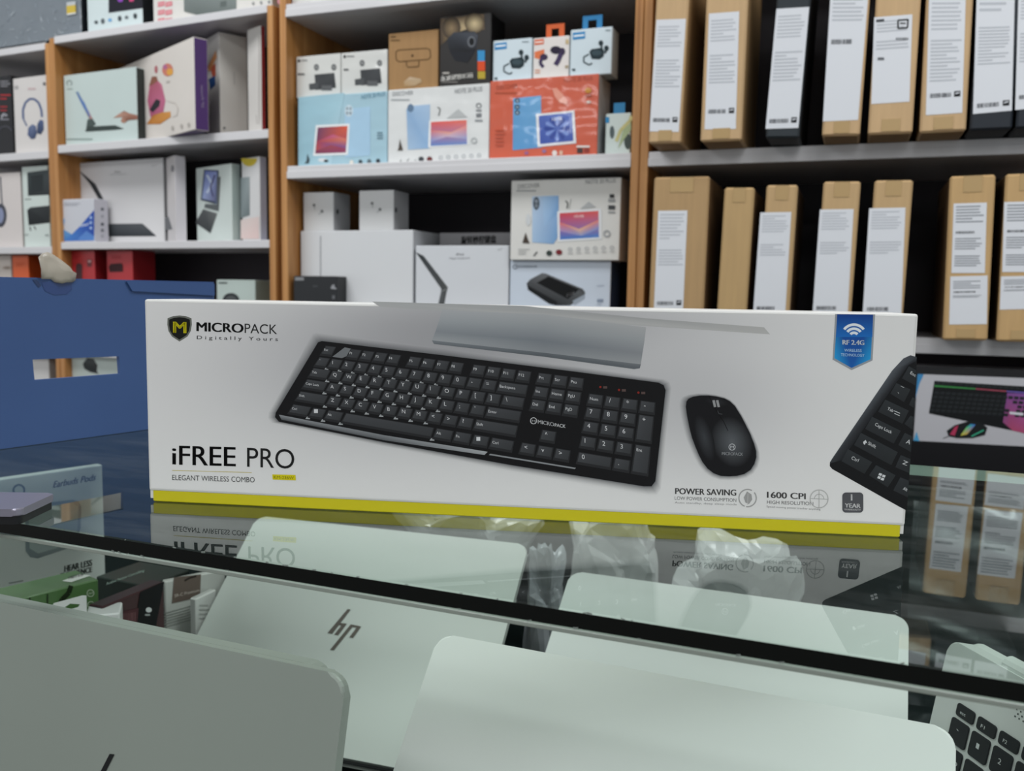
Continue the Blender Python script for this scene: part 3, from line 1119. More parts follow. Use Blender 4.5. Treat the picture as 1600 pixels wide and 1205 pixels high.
LEGR = [['esc', 'F1', 'F2', 'F3', 'F4', 'F5'], list('`12345'), ['tab'] + list('QWERT'), ['caps'] + list('ASDFG'), ['shift'] + list('ZXCVB'), ['ctrl', 'fn', 'alt', '', '', '']]
for r in range(6):
    ytop = ky - (0 if r == 0 else 0.0105 + (r - 1) * 0.0186)
    for c, s in enumerate(LEGR[r]):
        if not s:
            continue
        vs, fs = text_mesh(s, 0.0)
        hh = 0.0022 if r == 0 else 0.0034
        ww = hh * 0.75 * len(s)
        b = len(leg.v)
        for u, v in vs:
            leg.v.append(Vector((kx + c * pit + 0.004 + u * ww, ytop - (0.006 if r == 0 else 0.009) + v * hh, 0.0013)))
        for f in fs:
            leg.f.append(tuple(b + i for i in f)); leg.c.append([rgb('#b9c0be')] * len(f))
lego = leg.build('key_legends', tbase)
lego.matrix_local = KM
gr = Print(KMw, (0, 0, 0), (0, 0, 1))
b = 0
for i in range(26):
    for j in range(9):
        x, y = kx + 0.045 + i * 0.0032 + (j % 2) * 0.0016, ky + 0.012 + j * 0.0022
        gr.v += [Vector((x - .0005, y - .0005, .0002)), Vector((x + .0005, y - .0005, .0002)), Vector((x + .0005, y + .0005, .0002)), Vector((x - .0005, y + .0005, .0002))]
        gr.f.append((b, b + 1, b + 2, b + 3)); gr.c.append([rgb('#3b4240')] * 4); b += 4
gro = gr.build('speaker_holes', tbase)
gro.matrix_local = KM
gro['kind'] = 'stuff'


# ------------------------------------------------------------------ cartons inside the counter
def low_box(name, label, pa, pb, zt, depth, front, side=None, top=None, bev=0.0012, mat=card, cat='box', zb=None):
    A, B = on_z(pa[0], pa[1], zt), on_z(pb[0], pb[1], zt)
    z0 = DECK if zb is None else zb
    M = frame(Vector((A.x, A.y, z0 + 0.0003)), B - A)
    root = empty(name, M, label, cat)
    W = (B - A).length
    Hh = zt - z0 - 0.0003
    bm_obj('box_body', box_bm(0, W, 0, depth, 0, Hh, bev, 1, (0, 1, 1, 1, 2, 2)), [mat(front), mat(side or front), mat(top or side or front)], root)
    fp = Print(M, (0, 0, 0), (0, -1, 0))
    tpn = Print(M, (0, 0, Hh), (0, 0, 1))
    return root, fp, tpn, W, Hh


r, fp, tn, W, Hh = low_box('earbud_box', 'tall mint earbud carton under the glass, script lettering along its top', (-14, 751), (160, 726), 0.935, 0.010, '#dbe6df', '#c3d0c9')
fp.crop = (0, 430, 2.564)
fp.text('Earbuds Pods', 212, 852, 380, 822, 28, '#4d5d60', 0.015, (0.25, -0.97))
fp.arc(75, 862, 18, 26, 0, 360, '#6f8085', 18)
fp.poly([(100, 955), (106, 930), (128, 918), (290, 900), (314, 906), (324, 928), (322, 1010), (310, 1062), (280, 1092), (150, 1135), (120, 1130), (102, 1105)], ['#8ea0a3', '#94a6a8', '#9aabad', '#a3b3b3', '#9fb0b0', '#8c9ea1', '#97a7a8', '#a6b3b1', '#9ba9a7', '#7f8e8e', '#8a999a', '#8fa0a2'])
fp.poly([(114, 955), (130, 930), (290, 912), (312, 930), (308, 1050), (280, 1078), (152, 1115), (118, 1095)], '#b3c4bf')
fp.crop = (0, 760, 2.708)
fp.text('HEAR LESS', 272, 362, 388, 335, 26, '#474f4a', 0.03)
fp.text('EXPERIENCE', 256, 390, 388, 362, 22, '#474f4a', 0.03)
fp.greek(36, 408, 110, 450, 3, '#7c8983', 0.3, -0.18)
fp.build('front_print', r)

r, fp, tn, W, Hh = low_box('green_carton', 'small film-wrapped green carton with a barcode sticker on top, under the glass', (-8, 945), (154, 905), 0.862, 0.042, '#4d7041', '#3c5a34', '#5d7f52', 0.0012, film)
fp.crop = tn.crop = (0, 760, 2.708)
tn.poly([(262, 402), (338, 374), (386, 379), (300, 408)], '#d5dbd4')
tn.bars(290, 384, 350, 396, '#3b403c', 12, -0.25)
tn.build('barcode_sticker', r)
fp.arc(382, 452, 13, 16, 0, 360, '#b6c4ae', 14)
fp.text('360', 373, 458, 392, 454, 8, '#b6c4ae')
fp.arc(384, 502, 13, 16, 0, 360, '#b6c4ae', 14)
fp.text('V5', 376, 508, 392, 504, 8, '#b6c4ae')
fp.path([(300, 420), (290, 450), (262, 478), (250, 500)], 20, '#24301f')
fp.line(125, 470, 125, 510, 6, '#2a3a25'); fp.line(200, 455, 200, 520, 6, '#2a3a25')
fp.build('front_print', r, ink(0.3, 0.8, 0.12))

r, fp, tn, W, Hh = low_box('hang_tab_carton', 'little white carton with a slotted hang tab, in front of the green carton', (133, 963), (187, 958), 0.85, 0.03, '#d9dedb', '#c9cfcb')
tM = r.matrix_world.copy()
q = [tM.inverted() @ hit(x, y, tM @ Vector((0, 0.004, 0)), tM.to_3x3() @ Vector((0, 1, 0))) for x, y in ((79, 951), (84, 943), (128, 931), (135, 931), (136, 968), (120, 970), (80, 960))]
hl = [tM.inverted() @ hit(x, y, tM @ Vector((0, 0.004, 0)), tM.to_3x3() @ Vector((0, 1, 0))) for x, y in ((92, 955), (110, 943), (125, 944), (122, 949), (108, 953), (100, 956), (95, 957))]
tb2 = bmesh.new()
ro = []
for yy in (0.0035, 0.0045):
    ro.append([tb2.verts.new((p.x, yy, p.z)) for p in q]); ro.append([tb2.verts.new((p.x, yy, p.z)) for p in hl])
n7 = 7
for a, b in ((ro[0], ro[1]), (ro[2], ro[3]), (ro[0], ro[2]), (ro[1], ro[3])):
    for i in range(n7):
        tb2.faces.new((a[i], a[(i + 1) % n7], b[(i + 1) % n7], b[i]))
bm_obj('hang_tab', tb2, card('#d9dedb'), r)

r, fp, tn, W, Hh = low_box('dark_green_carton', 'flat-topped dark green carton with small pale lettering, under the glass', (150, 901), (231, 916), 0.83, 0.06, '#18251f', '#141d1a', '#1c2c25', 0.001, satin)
tn.crop = (0, 760, 2.708)
tn.text('Active Noise Cancelling', 450, 420, 610, 362, 11, '#7f9388')
tn.build('top_print', r)

r, fp, tn, W, Hh = low_box('maroon_carton', 'slim maroon carton with a black emblem band, beside the dark green carton', (160, 948), (256, 909), 0.852, 0.016, '#3a1f22', '#1a1c1e', '#2b2022', 0.001, satin)
fp.crop = (0, 760, 2.708)
fp.poly([(592, 446), (694, 402), (650, 640), (560, 640)], '#101214')
fp.ell(628, 523, 13, 11, '#c9cfce', 0, 14)
fp.greek(612, 540, 638, 550, 1, '#9aa19f', 0.8)
fp.ell(610, 606, 12, 6, '#9aa19f')
fp.poly([(515, 530), (585, 515), (578, 585), (512, 590)], '#4a2c2f')
fp.bars(520, 538, 572, 575, '#6b4a4c', 10, -0.1)
fp.build('front_print', r)

r, fp, tn, W, Hh = low_box('white_leaflet_box', 'thin white box with a taupe panel and fine text, leaning near the emblem laptop', (257, 909), (352, 890), 0.83, 0.008, '#bcc1bb', '#a7aca6')
fp.crop = (0, 760, 2.708)
fp.poly([(735, 385), (850, 372), (846, 468), (726, 496)], '#6a5f57')
fp.path([(780, 400), (800, 388), (830, 380)], 8, '#2e2925')
fp.text('SR-C Premium', 738, 470, 842, 445, 13, '#c9c2b8')
fp.greek(680, 540, 830, 610, 6, '#8d928c', 0.3, -0.28, 0.25)
fp.build('front_print', r)

r, fp, tn, W, Hh = low_box('white_block_carton', 'plain white carton block wedged against the emblem laptop edge', (306, 936), (338, 921), 0.813, 0.008, '#ccd1cc', '#aeb3ae')
fp.greek(311, 945, 330, 972, 4, '#a9aea9', 0.3)
fp.build('front_print', r)
r, fp, tn, W, Hh = low_box('white_flap_carton', 'low white carton corner peeking above the grey laptop lid', (258, 1003), (302, 981), 0.77, 0.012, '#d2d7d2', '#b7bcb7')
fp.greek(275, 1003, 300, 1015, 2, '#a9aea9', 0.3, -0.4)
fp.build('front_print', r)


def crumple(name, label, cpx, cpy, ly, sx, sy, sz, col, seed, rough=0.25, cat='bag'):
    """a lumpy, creased plastic bag"""
    n = CM.to_3x3() @ Vector((0, 1, 0))
    c = hit(cpx, cpy, CM @ Vector((0, ly, 0)), n)
    rnd = random.Random(seed)
    bm = bmesh.new()
    bmesh.ops.create_icosphere(bm, subdivisions=4, radius=1.0)
    dirs = [(Vector((rnd.gauss(0, 1), rnd.gauss(0, 1), rnd.gauss(0, 1))).normalized(), rnd.uniform(0.05, 0.17)) for _ in range(26)]
    for v in bm.verts:
        p = v.co.normalized()
        s = 1.0
        for d, a in dirs:
            s -= a * abs(math.sin(3.4 * p.dot(d) + 9 * a)) * 0.36
        e = 0.6
        q = Vector((math.copysign(abs(p.x) ** e, p.x), math.copysign(abs(p.y) ** e, p.y), math.copysign(abs(p.z) ** e, p.z)))
        v.co = Vector((q.x * sx * s, q.y * sy * s, q.z * sz * s))
    top = c.z + sz - DECK - 0.0005      # the bag stands on the deck and reaches its seen height
    lim = [(min(v.co[k] for v in bm.verts), max(v.co[k] for v in bm.verts)) for k in range(3)]
    for v in bm.verts:
        f_ = [(v.co[k] - lim[k][0]) / (lim[k][1] - lim[k][0]) for k in range(3)]
        v.co = Vector(((2 * f_[0] - 1) * sx, (2 * f_[1] - 1) * sy, 0.0005 + f_[2] * top))
    M = frame(Vector((c.x, c.y, DECK)), cx_)
    o = bm_obj(name, bm, card(col, rough=rough, coat=0.5, bump=0.5, mottle=0.18, scale=40), None, False)
    o.matrix_world = M
    tag(o, label, cat)
    return o


crumple('plastic_bag', 'crumpled silvery plastic bag between the two rear laptops', 858, 915, 0.50, 0.024, 0.028, 0.05, '#9aa2a5', 3, 0.2)
crumple('plastic_pouch', 'creased pale plastic pouch behind the emblem laptop', 720, 812, 0.66, 0.11, 0.03, 0.03, '#a4aaa8', 5, 0.25)
crumple('white_packet', 'creased white packet behind the pale silver laptop', 960, 838, 0.63, 0.060, 0.03, 0.035, '#c3c7c6', 8, 0.3, 'packet')
crumple('grey_packet', 'creased grey-white packet at the back of the counter, under the warranty badge', 1150, 872, 0.60, 0.072, 0.035, 0.03, '#b3b9b8', 12, 0.3, 'packet')


# thin clear wrap lying crinkled at the end of the counter deck
wm = bpy.data.materials.new('clear_wrap')
wm.use_nodes = True
_t = wm.node_tree
_t.nodes.clear()
_o = _t.nodes.new('ShaderNodeOutputMaterial')
_a = _t.nodes.new('ShaderNodeBsdfTransparent')
_g = _t.nodes.new('ShaderNodeBsdfGlossy')
_g.inputs['Roughness'].default_value = 0.22
_g.inputs['Color'].default_value = (0.8, 0.9, 0.9, 1)
_m = _t.nodes.new('ShaderNodeMixShader')
_m.inputs[0].default_value = 0.10
_t.links.new(_a.outputs[0], _m.inputs[1]); _t.links.new(_g.outputs[0], _m.inputs[2]); _t.links.new(_m.outputs[0], _o.inputs[0])
gx, gy = 70, 30
_n = CM.to_3x3() @ Vector((0, 1, 0))
_pp = CM @ Vector((0, CDEP + 0.25, 0))
xa_, xb_ = (CMi @ hit(1420, 900, _pp, _n)).x, (CMi @ hit(1690, 960, _pp, _n)).x
vv, ff = [], []
rw = random.Random(4)
ph = [(rw.uniform(8, 40), rw.uniform(40, 130), rw.uniform(0, 6), rw.uniform(0.0008, 0.0022)) for _ in range(7)]
for j in range(gy + 1):
    for i in range(gx + 1):
        x = xa_ + (xb_ - xa_) * i / gx
        z = DECK + 0.004 + (0.915 - DECK) * j / gy
        h = 0.004 + sum(a * abs(math.sin(kx_ * x + ky_ * z + p_)) for kx_, ky_, p_, a in ph)
        vv.append((x, CDEP + 0.258 - h - 0.03 * (1 - j / gy), z))
for j in range(gy):
    for i in range(gx):
        a = j * (gx + 1) + i
        ff.append((a, a + 1, a + gx + 2, a + gx + 1))
ws = mesh_obj('plastic_wrap_sheet', vv, ff, wm, None, None, True)
ws.matrix_world = CM0
tag(ws, 'crinkled clear plastic wrap sheet propped against the dark back of the counter', 'plastic wrap')

# ------------------------------------------------------------------ shelving behind the counter
SHD = 1.55
UC = Unit(Vector((0, SHD, 0)), 0.0)
_o = hit(431.5, 250, Vector((0, SHD, 0)), Vector((0, 1, 0)))
UL = Unit(Vector((_o.x, _o.y, 0)), math.radians(-4.3))
laminate = card('#d3d2d4', rough=0.35, coat=0.2, mottle=0.03)
backshade = card('#2e2a2f', rough=0.6)  # shade deep in the cabinets is put into this back panel colour
PT = 0.0148


def cabinet(label, unit, xa, xb, shelves, depth=0.31, ztop=1.95, name='shelf_cabinet', under=None):
    M = unit.M()
    root = empty(name, M @ Matrix.Translation((xa, 0, 0)), label, 'shelf unit', 'wooden shelf cabinets along the back wall')
    W = xb - xa
    for a in (0, W - PT):
        bm_obj('side_panel', box_bm(a, a + PT, 0, depth, 0, ztop, 0.001, 1), wood(), root)
    bm_obj('back_panel', box_bm(PT, W - PT, depth - 0.008, depth, 0.0, ztop), backshade, root)
    for z1, th in shelves:
        sb = bm_obj('shelf_board', box_bm(PT, W - PT, 0.0005, depth - 0.0082, z1 - th, z1, 0.0012, 1), laminate, root)
        if th > 0.02:
            bm_obj('edge_lip', box_bm(PT, W - PT, -0.0014, 0.0003, z1 - th + 0.0005, z1 - th * 0.42, 0.0004, 1), laminate, sb)
    return root


ZC1 = (UC.z(450, 264, 0) + UC.z(986, 237.4, 0) + UC.z(1011, 238, 0) + UC.z(1600, 209, 0)) / 4
ZC2 = UC.z(1500, 529.5, 0)
ZC0 = UC.z(448, 27, 0) + 0.025
SP = ZC1 - ZC2
xCa, xCb, xRb = UC.lx(438.5, 245), UC.lx(999.5, 245), UC.lx(1800, 245)
cab_c = cabinet('brown wooden shelf cabinet holding tablet and earbud boxes, middle of the wall', UC, xCa, xCb - 0.0005, [(ZC0, 0.025), (ZC1, 0.025), (ZC2, 0.025), (ZC2 - 0.30, 0.025), (ZC2 - 0.62, 0.025), (0.10, 0.025)])
cab_r = cabinet('brown wooden shelf cabinet packed with upright laptop cartons, right of the tablet boxes', UC, xCb + 0.0005, xRb, [(ZC1 + 0.42, 0.025), (ZC1, 0.025), (ZC2, 0.025), (ZC2 - 0.30, 0.025), (ZC2 - 0.62, 0.025), (0.10, 0.025)], ztop=2.1)
ZL1 = (UL.z(88.5, 67.5) + UL.z(416, 20.5)) / 2 + 0.0165
ZL2 = (UL.z(90, 225) + UL.z(417, 204)) / 2
ZL3 = (UL.z(95, 378) + UL.z(417, 375.5)) / 2
ZL4 = ZL3 - 0.245
ZL5 = ZL4 - 0.26
xLa, xLb, xFa = UL.lx(83, 250), UL.lx(428.5, 250), UL.lx(-330, 250)
SHL = [(ZL1, 0.0165), (ZL2, 0.018), (ZL3, 0.0165), (ZL4, 0.018), (ZL5, 0.018), (0.10, 0.02)]
cab_l = cabinet('brown wooden shelf cabinet with gadget boxes, between the headphone boxes and the tablet boxes', UL, xLa + 0.0005, xLb, SHL, 0.21, ZL1 - 0.003)
cab_f = cabinet('brown wooden shelf cabinet at the far end, holding headphone boxes', UL, xFa, xLa - 0.0005, [(z - 0.010, t) for z, t in SHL], 0.21, ZL1 - 0.013)

K1, K2 = (0, 0, 3.5556), (0, 220, 3.5556)
K3, K4 = (430, 0, 2.7586), (430, 260, 2.7586)
K5, K6 = (980, 0, 2.5806), (980, 250, 2.5806)
FILMINK = ink(0.4, 0.9, 0.2)


def fin(b, fn, crop, side=None, mat=None):
    p = b.front(crop)
    fn(p)
    p.build('front_print', b.root, mat)
    if side:
        q = b.right(crop)
        side(q)
        q.build('side_print', b.root, mat)
    return b


# ---- middle cabinet, upper shelf, lower layer
z = ZC1 + 0.0004
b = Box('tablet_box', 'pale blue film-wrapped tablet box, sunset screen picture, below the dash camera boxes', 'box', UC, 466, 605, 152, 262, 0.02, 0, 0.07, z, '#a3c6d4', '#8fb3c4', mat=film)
zt_blue = b.zt
def f(p):
    p.poly([(100, 420), (300, 400), (240, 715), (100, 720)], ['#98c0cf', '#a6cbd8', '#b0d0dc', '#93bccb'])
    p.poly([(300, 470), (410, 460), (410, 670), (300, 680)], '#a8cbe3')
    p.ell(318, 478, 18, 26, '#c7d9e2')
    for dx, dy in ((-7, -10), (7, -10), (-7, 10), (7, 10)):
        p.ell(318 + dx, 478 + dy, 5, 7, '#8b9aa5', n=10)
    p.poly([(176, 540), (322, 533), (314, 668), (164, 672)], '#e8ebec')
    p.poly([(184, 550), (313, 543), (305, 658), (173, 663)], ['#6b3a5f', '#d85b3c', '#8b3a62', '#7a2f52'])
    p.poly([(180, 610), (250, 580), (310, 600), (306, 640), (240, 625), (176, 650)], ['#a83a4a', '#c2588a', '#d9795a', '#6f4a8a', '#8b4a7f', '#b8473f'])
    p.text('NOTE 20 PLUS', 372, 428, 474, 412, 18, '#5d8ea6')
    p.poly([(135, 695), (140, 662), (150, 690), (146, 705), (126, 706)], '#35454c')
    p.ell(205, 690, 20, 8, '#d7dde0'); p.ell(220, 694, 10, 6, '#2c3338')
    for i, c in enumerate(('#e2dfd6', '#3a4a52', '#5b6a72', '#24303a')):
        p.ell(330 + i * 38, 700 - i * 2, 9, 10, c, n=10)
    p.greek(440, 570, 470, 605, 3, '#5c7c8c', 0.4)
fin(b, f, K3, None, FILMINK)
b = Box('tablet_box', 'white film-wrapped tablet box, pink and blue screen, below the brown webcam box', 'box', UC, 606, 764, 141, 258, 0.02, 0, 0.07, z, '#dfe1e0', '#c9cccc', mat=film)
zt_white = b.zt
def f(p):
    p.text('DISCOVER', 507, 414, 595, 408, 17, '#6c7175', 0.0)
    p.greek(500, 428, 605, 440, 1, '#a2a6a8', 0.5)
    p.text('NOTE 20 PLUS', 775, 404, 893, 393, 20, '#6c7175')
    p.poly([(566, 470), (590, 456), (668, 450), (664, 640), (572, 646)], ['#8fb0d4', '#9fbddc', '#aac5e0', '#8fb3d8', '#a9c4de'])
    p.ell(584, 466, 14, 18, '#5f7a96')
    p.poly([(664, 520), (830, 510), (836, 625), (660, 636)], '#eceeee')
    p.poly([(672, 526), (826, 517), (828, 622), (670, 630)], ['#e05a52', '#e8705a', '#6f8fc8', '#5c86c4'])
    p.poly([(672, 560), (760, 570), (826, 540), (828, 600), (740, 590), (670, 612)], ['#d8736e', '#e9a58c', '#e88a7c', '#93a3d0', '#c9b4c8', '#7b98cf'])
    p.poly([(740, 510), (790, 470), (830, 506)], '#b9bcbc')
    p.path([(705, 500), (712, 470), (700, 462)], 4, '#4a4e4c')
    p.poly([(532, 640), (538, 600), (548, 636), (552, 648), (528, 650)], '#4a4038')
    p.arc(878, 456, 8, 12, 0, 360, '#5c6064', 14); p.rect(866, 472, 890, 480, '#6c7074')
    p.poly([(866, 490), (890, 488), (890, 504), (868, 506)], '#6c7074'); p.rect(862, 516, 894, 524, '#8c9094')
    p.arc(858, 606, 8, 14, 0, 360, '#b4b8b9', 14)
    for x, c in ((630, '#3f4448'), (666, '#6e2f2f')):
        p.ell(x, 686, 12, 11, c, n=12)
    p.text('i  /  -', 540, 700, 610, 694, 14, '#4a4e52')
    for i in range(6):
        p.arc(714 + i * 33, 680 - i * 2, 6, 9, 0, 360, '#b0b5b8', 10)
fin(b, f, K3, None, FILMINK)
b = Box('tablet_box', 'orange film-wrapped tablet box with a blue phone and tablet pictured', 'box', UC, 765, 934, 127, 248, 0.02, 0, 0.08, z, '#cf5a3c', '#c9ccce', mat=film)
zt_or = b.zt
def f(p):
    p.text('DISCOVER', 955, 388, 1045, 378, 18, '#9c3c22', 0.0)
    p.greek(948, 398, 1060, 412, 1, '#b04a2c', 0.5)
    p.text('NOTE 20 PLUS', 1245, 356, 1368, 344, 20, '#b0452a')
    p.poly([(1026, 424), (1146, 412), (1150, 636), (1024, 648)], ['#5f9ed0', '#6fabd8', '#5a97cb', '#5b9ace'])
    for y in (434, 462, 486):
        p.ell(1044, y, 11, 11, '#27384a', n=12); p.ell(1044, y, 5, 5, '#8fb0c8', n=10)
    p.poly([(1196, 385), (1212, 378), (1240, 405), (1262, 440), (1255, 452), (1225, 440), (1205, 415)], '#e59b86')
    p.poly([(1124, 492), (1290, 476), (1298, 618), (1132, 634)], '#e6e8ea')
    p.poly([(1136, 500), (1280, 486), (1286, 608), (1142, 622)], ['#4d66b5', '#5f78c4', '#4058ab', '#3c54a6'])
    for a in range(0, 360, 30):
        c, s = math.cos(math.radians(a)), math.sin(math.radians(a))
        p.poly([(1216 + 8 * c, 555 + 8 * s), (1216 + 50 * c - 9 * s, 555 + 46 * s + 9 * c), (1216 + 58 * c, 555 + 54 * s), (1216 + 50 * c + 9 * s, 555 + 46 * s - 9 * c)], '#7f98d8' if a % 60 else '#2f4698')
    p.text('10:08', 1194, 522, 1236, 518, 16, '#dfe6f2')
    p.rect(1300, 628, 1356, 636, '#e8e2dc'); p.rect(1302, 640, 1326, 660, '#3a2c2a'); p.rect(1332, 640, 1354, 658, '#8f2f22')
    p.ell(1205, 660, 11, 12, '#e4dcd6'); p.rect(1226, 650, 1240, 668, '#d8b49c')
    p.ell(1160, 652, 9, 7, '#8f6f9c'); p.ell(1084, 660, 9, 7, '#9c5f8c')
    p.ell(1350, 390, 14, 12, '#c98a2a'); p.rect(1338, 408, 1364, 416, '#a8472c'); p.ell(1352, 440, 10, 6, '#cfc0b4')
    p.greek(950, 560, 1000, 640, 5, '#b8482a', 0.3)
fin(b, f, K3, None, FILMINK)
b = Box('watch_box', 'small pale green smart watch box with blue hang tab, end of the tablet row', 'box', UC, 946, 985, 178, 240, 0.03, 0, 0.05, z, '#cfdcd8', '#b7c6c4', mat=satin)
bm_obj('hang_tab', box_bm(b.W * .3, b.W * .75, 0.001, 0.002, b.H, b.H + 0.018), card('#2f7fb0'), b.root)
def f(p):
    p.path([(1470, 610), (1490, 560), (1530, 520), (1536, 500)], 14, '#c9c489')
    p.ell(1520, 610, 16, 34, '#4a5450'); p.ell(1452, 570, 10, 28, '#5a6668')
    p.rect(1424, 505, 1440, 530, '#3a8fc4')
    p.poly([(1478, 640), (1500, 560), (1534, 530), (1534, 560), (1505, 600)], '#a8b890')
fin(b, f, K3)

# ---- upper layer standing on the tablet boxes
def dash(label, x0, x1, yt, yb, zb, ox):
    b = Box('dash_camera_box', label, 'box', UC, x0, x1, yt, yb, 0.03, 0, 0.055, zb + 0.0004, '#d5d6d2', '#bfc0bc', mat=film)
    def f(p):
        for x in (178, 253):
            p.ell(x + ox, 290 - ox * .09, 11, 14, '#5d5f60', n=12); p.ell(x + ox, 290 - ox * .09, 6, 8, '#8a8c8c', n=10)
        p.poly([(170 + ox, 322 - ox * .1), (255 + ox, 314 - ox * .1), (262 + ox, 378 - ox * .1), (175 + ox, 388 - ox * .1)], ['#3a3d40', '#44474a', '#2f3235', '#37393c'])
        p.poly([(146 + ox, 362 - ox * .1), (186 + ox, 356 - ox * .1), (188 + ox, 384 - ox * .1), (148 + ox, 388 - ox * .1)], '#4b4e50')
        p.rect(200 + ox, 368 - ox * .1, 245 + ox, 390 - ox * .1, '#5a5c5e')
        p.ell(103 + ox, 262 - ox * .09, 6, 7, '#3a3a3a', n=10)
        p.greek(112 + ox, 258 - ox * .09, 152 + ox, 266 - ox * .09, 1, '#7d7f80', 0.6)
        p.greek(98 + ox, 316 - ox * .1, 130 + ox, 326 - ox * .1, 1, '#6d6f70', 0.8)
    return fin(b, f, K3, None, FILMINK)
dash('white dash camera box standing on the pale blue tablet box, beside the cabinet side', 463, 532, 89, 151, zt_blue, 0)
dash('white dash camera box standing on the pale blue tablet box, beside the brown webcam box', 533, 605, 83, 146, zt_blue, 197)
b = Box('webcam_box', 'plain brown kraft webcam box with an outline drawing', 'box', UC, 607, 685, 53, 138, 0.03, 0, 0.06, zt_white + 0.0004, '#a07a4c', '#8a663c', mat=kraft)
def f(p):
    p.path([(520, 225), (530, 216), (655, 208), (668, 216), (670, 246), (660, 256), (535, 266), (522, 258), (520, 225)], 4, '#5d4426')
    p.path([(566, 266), (566, 282), (574, 290), (618, 287), (620, 278), (620, 262)], 4, '#5d4426')
    p.ell(592, 240, 5, 6, '#4a3520', n=10)
    p.greek(498, 156, 530, 164, 1, '#5d4426', 0.7)
    p.greek(498, 172, 540, 182, 1, '#5d4426', 0.4)
    p.poly([(556, 352), (580, 332), (628, 340), (634, 356), (600, 370), (556, 374)], ['#b59a78', '#c9b49a', '#b8a284', '#a88a62', '#b59a78', '#a8875c'])
fin(b, f, K3)
b = Box('projector_box', 'black mini projector box with smoky picture and white capital lettering', 'box', UC, 687, 767, 27, 131, 0.025, 0, 0.07, zt_white + 0.0004, '#1d1a19', '#121112', mat=satin)
def f(p):
    p.poly([(712, 80), (900, 60), (905, 130), (840, 120), (760, 150), (712, 200)], ['#54463a', '#7a6650', '#4a4038', '#c9b48c', '#8a7454', '#3a322c'])
    p.ell(860, 100, 44, 44, '#d8c49a', 0, 18, '#4f4234')
    p.ell(760, 120, 40, 50, '#8f7a5c', 0, 16, '#3a322c')
    p.poly([(742, 170), (770, 140), (860, 136), (874, 152), (868, 210), (826, 222), (750, 214)], ['#2f3238', '#3c4048', '#34383f', '#4a4e56', '#2a2d33', '#1c1e22', '#24272c'])
    p.ell(846, 180, 17, 24, '#6a6e74'); p.ell(847, 180, 11, 17, '#15171a')
    p.poly([(750, 216), (826, 224), (866, 212), (830, 270), (775, 262)], '#22242a')
    p.greek(722, 312, 752, 322, 1, '#b9b5ae', 0.7)
    p.text('ACTION WEBCAM', 716, 350, 850, 335, 22, '#e6e4de', 0.05)
    p.greek(718, 352, 800, 358, 1, '#8f8c88', 0.6)
    p.rect(873, 218, 904, 264, '#3b8fc4'); p.rect(873, 264, 905, 306, '#d8502a'); p.rect(874, 308, 906, 340, '#b9a23a')
fin(b, f, K3)

def ear(label, x0, x1, yt, yb, tab, tabx, fn, col='#cfdde4'):
    b = Box('earbud_box', label, 'box', UC, x0, x1, yt, yb, 0.03, 0, 0.045, zt_or + 0.0004, col, '#b4c2c8', mat=satin, group='earbud boxes on the orange tablet box')
    a, c = b.W * tabx[0], b.W * tabx[1]
    bm = bmesh.new()
    t0 = b.H
    for (xa, xb2, za, zb2) in ((a, c, t0 + 0.014, t0 + 0.022), (a, a + .010, t0, t0 + 0.014), (c - .010, c, t0, t0 + 0.014)):
        bb = box_bm(xa, xb2, 0.001, 0.002, za, zb2)
        me = bpy.data.meshes.new('tmp'); bb.to_mesh(me); bb.free(); bm.from_mesh(me); bpy.data.meshes.remove(me)
    bm_obj('hang_tab', bm, card(tab), b.root)
    return fin(b, fn, K3)
def budcase(p, cx, cy):
    p.poly([(cx - 32, cy - 8), (cx - 22, cy - 20), (cx + 22, cy - 26), (cx + 32, cy - 14), (cx + 30, cy + 12), (cx + 12, cy + 24), (cx - 22, cy + 22)], '#26343a')
    p.ell(cx, cy - 4, 22, 12, '#3c4d54')
    p.path([(cx - 34, cy + 2), (cx - 56, cy + 14), (cx - 56, cy + 36), (cx - 32, cy + 48), (cx - 20, cy + 40)], 6, '#45545a')
    p.ell(cx + 18, cy - 46, 10, 12, '#26343a'); p.line(cx + 18, cy - 46, cx + 22, cy - 22, 8, '#26343a')
    p.ell(cx + 42, cy - 24, 10, 12, '#26343a'); p.line(cx + 42, cy - 24, cx + 36, cy - 2, 8, '#26343a')
def f(p):
    p.poly([(946, 188), (998, 182), (998, 210), (946, 216)], '#2f86c0'); p.greek(950, 196, 994, 206, 1, '#e6eef2', 0.8, -0.1, 0)
    budcase(p, 1042, 272)
    p.greek(1064, 178, 1096, 186, 1, '#8a989e', 0.5); p.rect(946, 334, 958, 344, '#4a5a60')
b = Box('earbud_box', 'pale blue earbud box with black case picture, beside the projector box', 'box', UC, 770, 831, 64, 129, 0.03, 0, 0.045, zt_or + 0.0004, '#cfdde4', '#b4c2c8', mat=satin, group='earbud boxes on the orange tablet box')
fin(b, f, K3)
def f(p):
    p.poly([(1118, 172), (1158, 167), (1158, 190), (1118, 195)], '#dd6436'); p.greek(1121, 180, 1155, 188, 1, '#f0e2da', 0.8, -0.1, 0)
    p.poly([(1118, 224), (1160, 212), (1160, 260), (1118, 250)], '#e07a4e')
    p.ell(1158, 246, 17, 14, '#3a2f4a'); p.path([(1150, 250), (1142, 272), (1156, 290)], 14, '#43375a')
    p.ell(1210, 216, 24, 17, '#2b2438'); p.ell(1238, 222, 12, 16, '#3a2f4a'); p.path([(1232, 232), (1220, 262), (1208, 280)], 20, '#43375a')
    p.rect(1252, 170, 1266, 190, '#c9b48c'); p.rect(1250, 282, 1264, 294, '#a89a80'); p.greek(1120, 300, 1150, 322, 2, '#e0a080', 0.4)
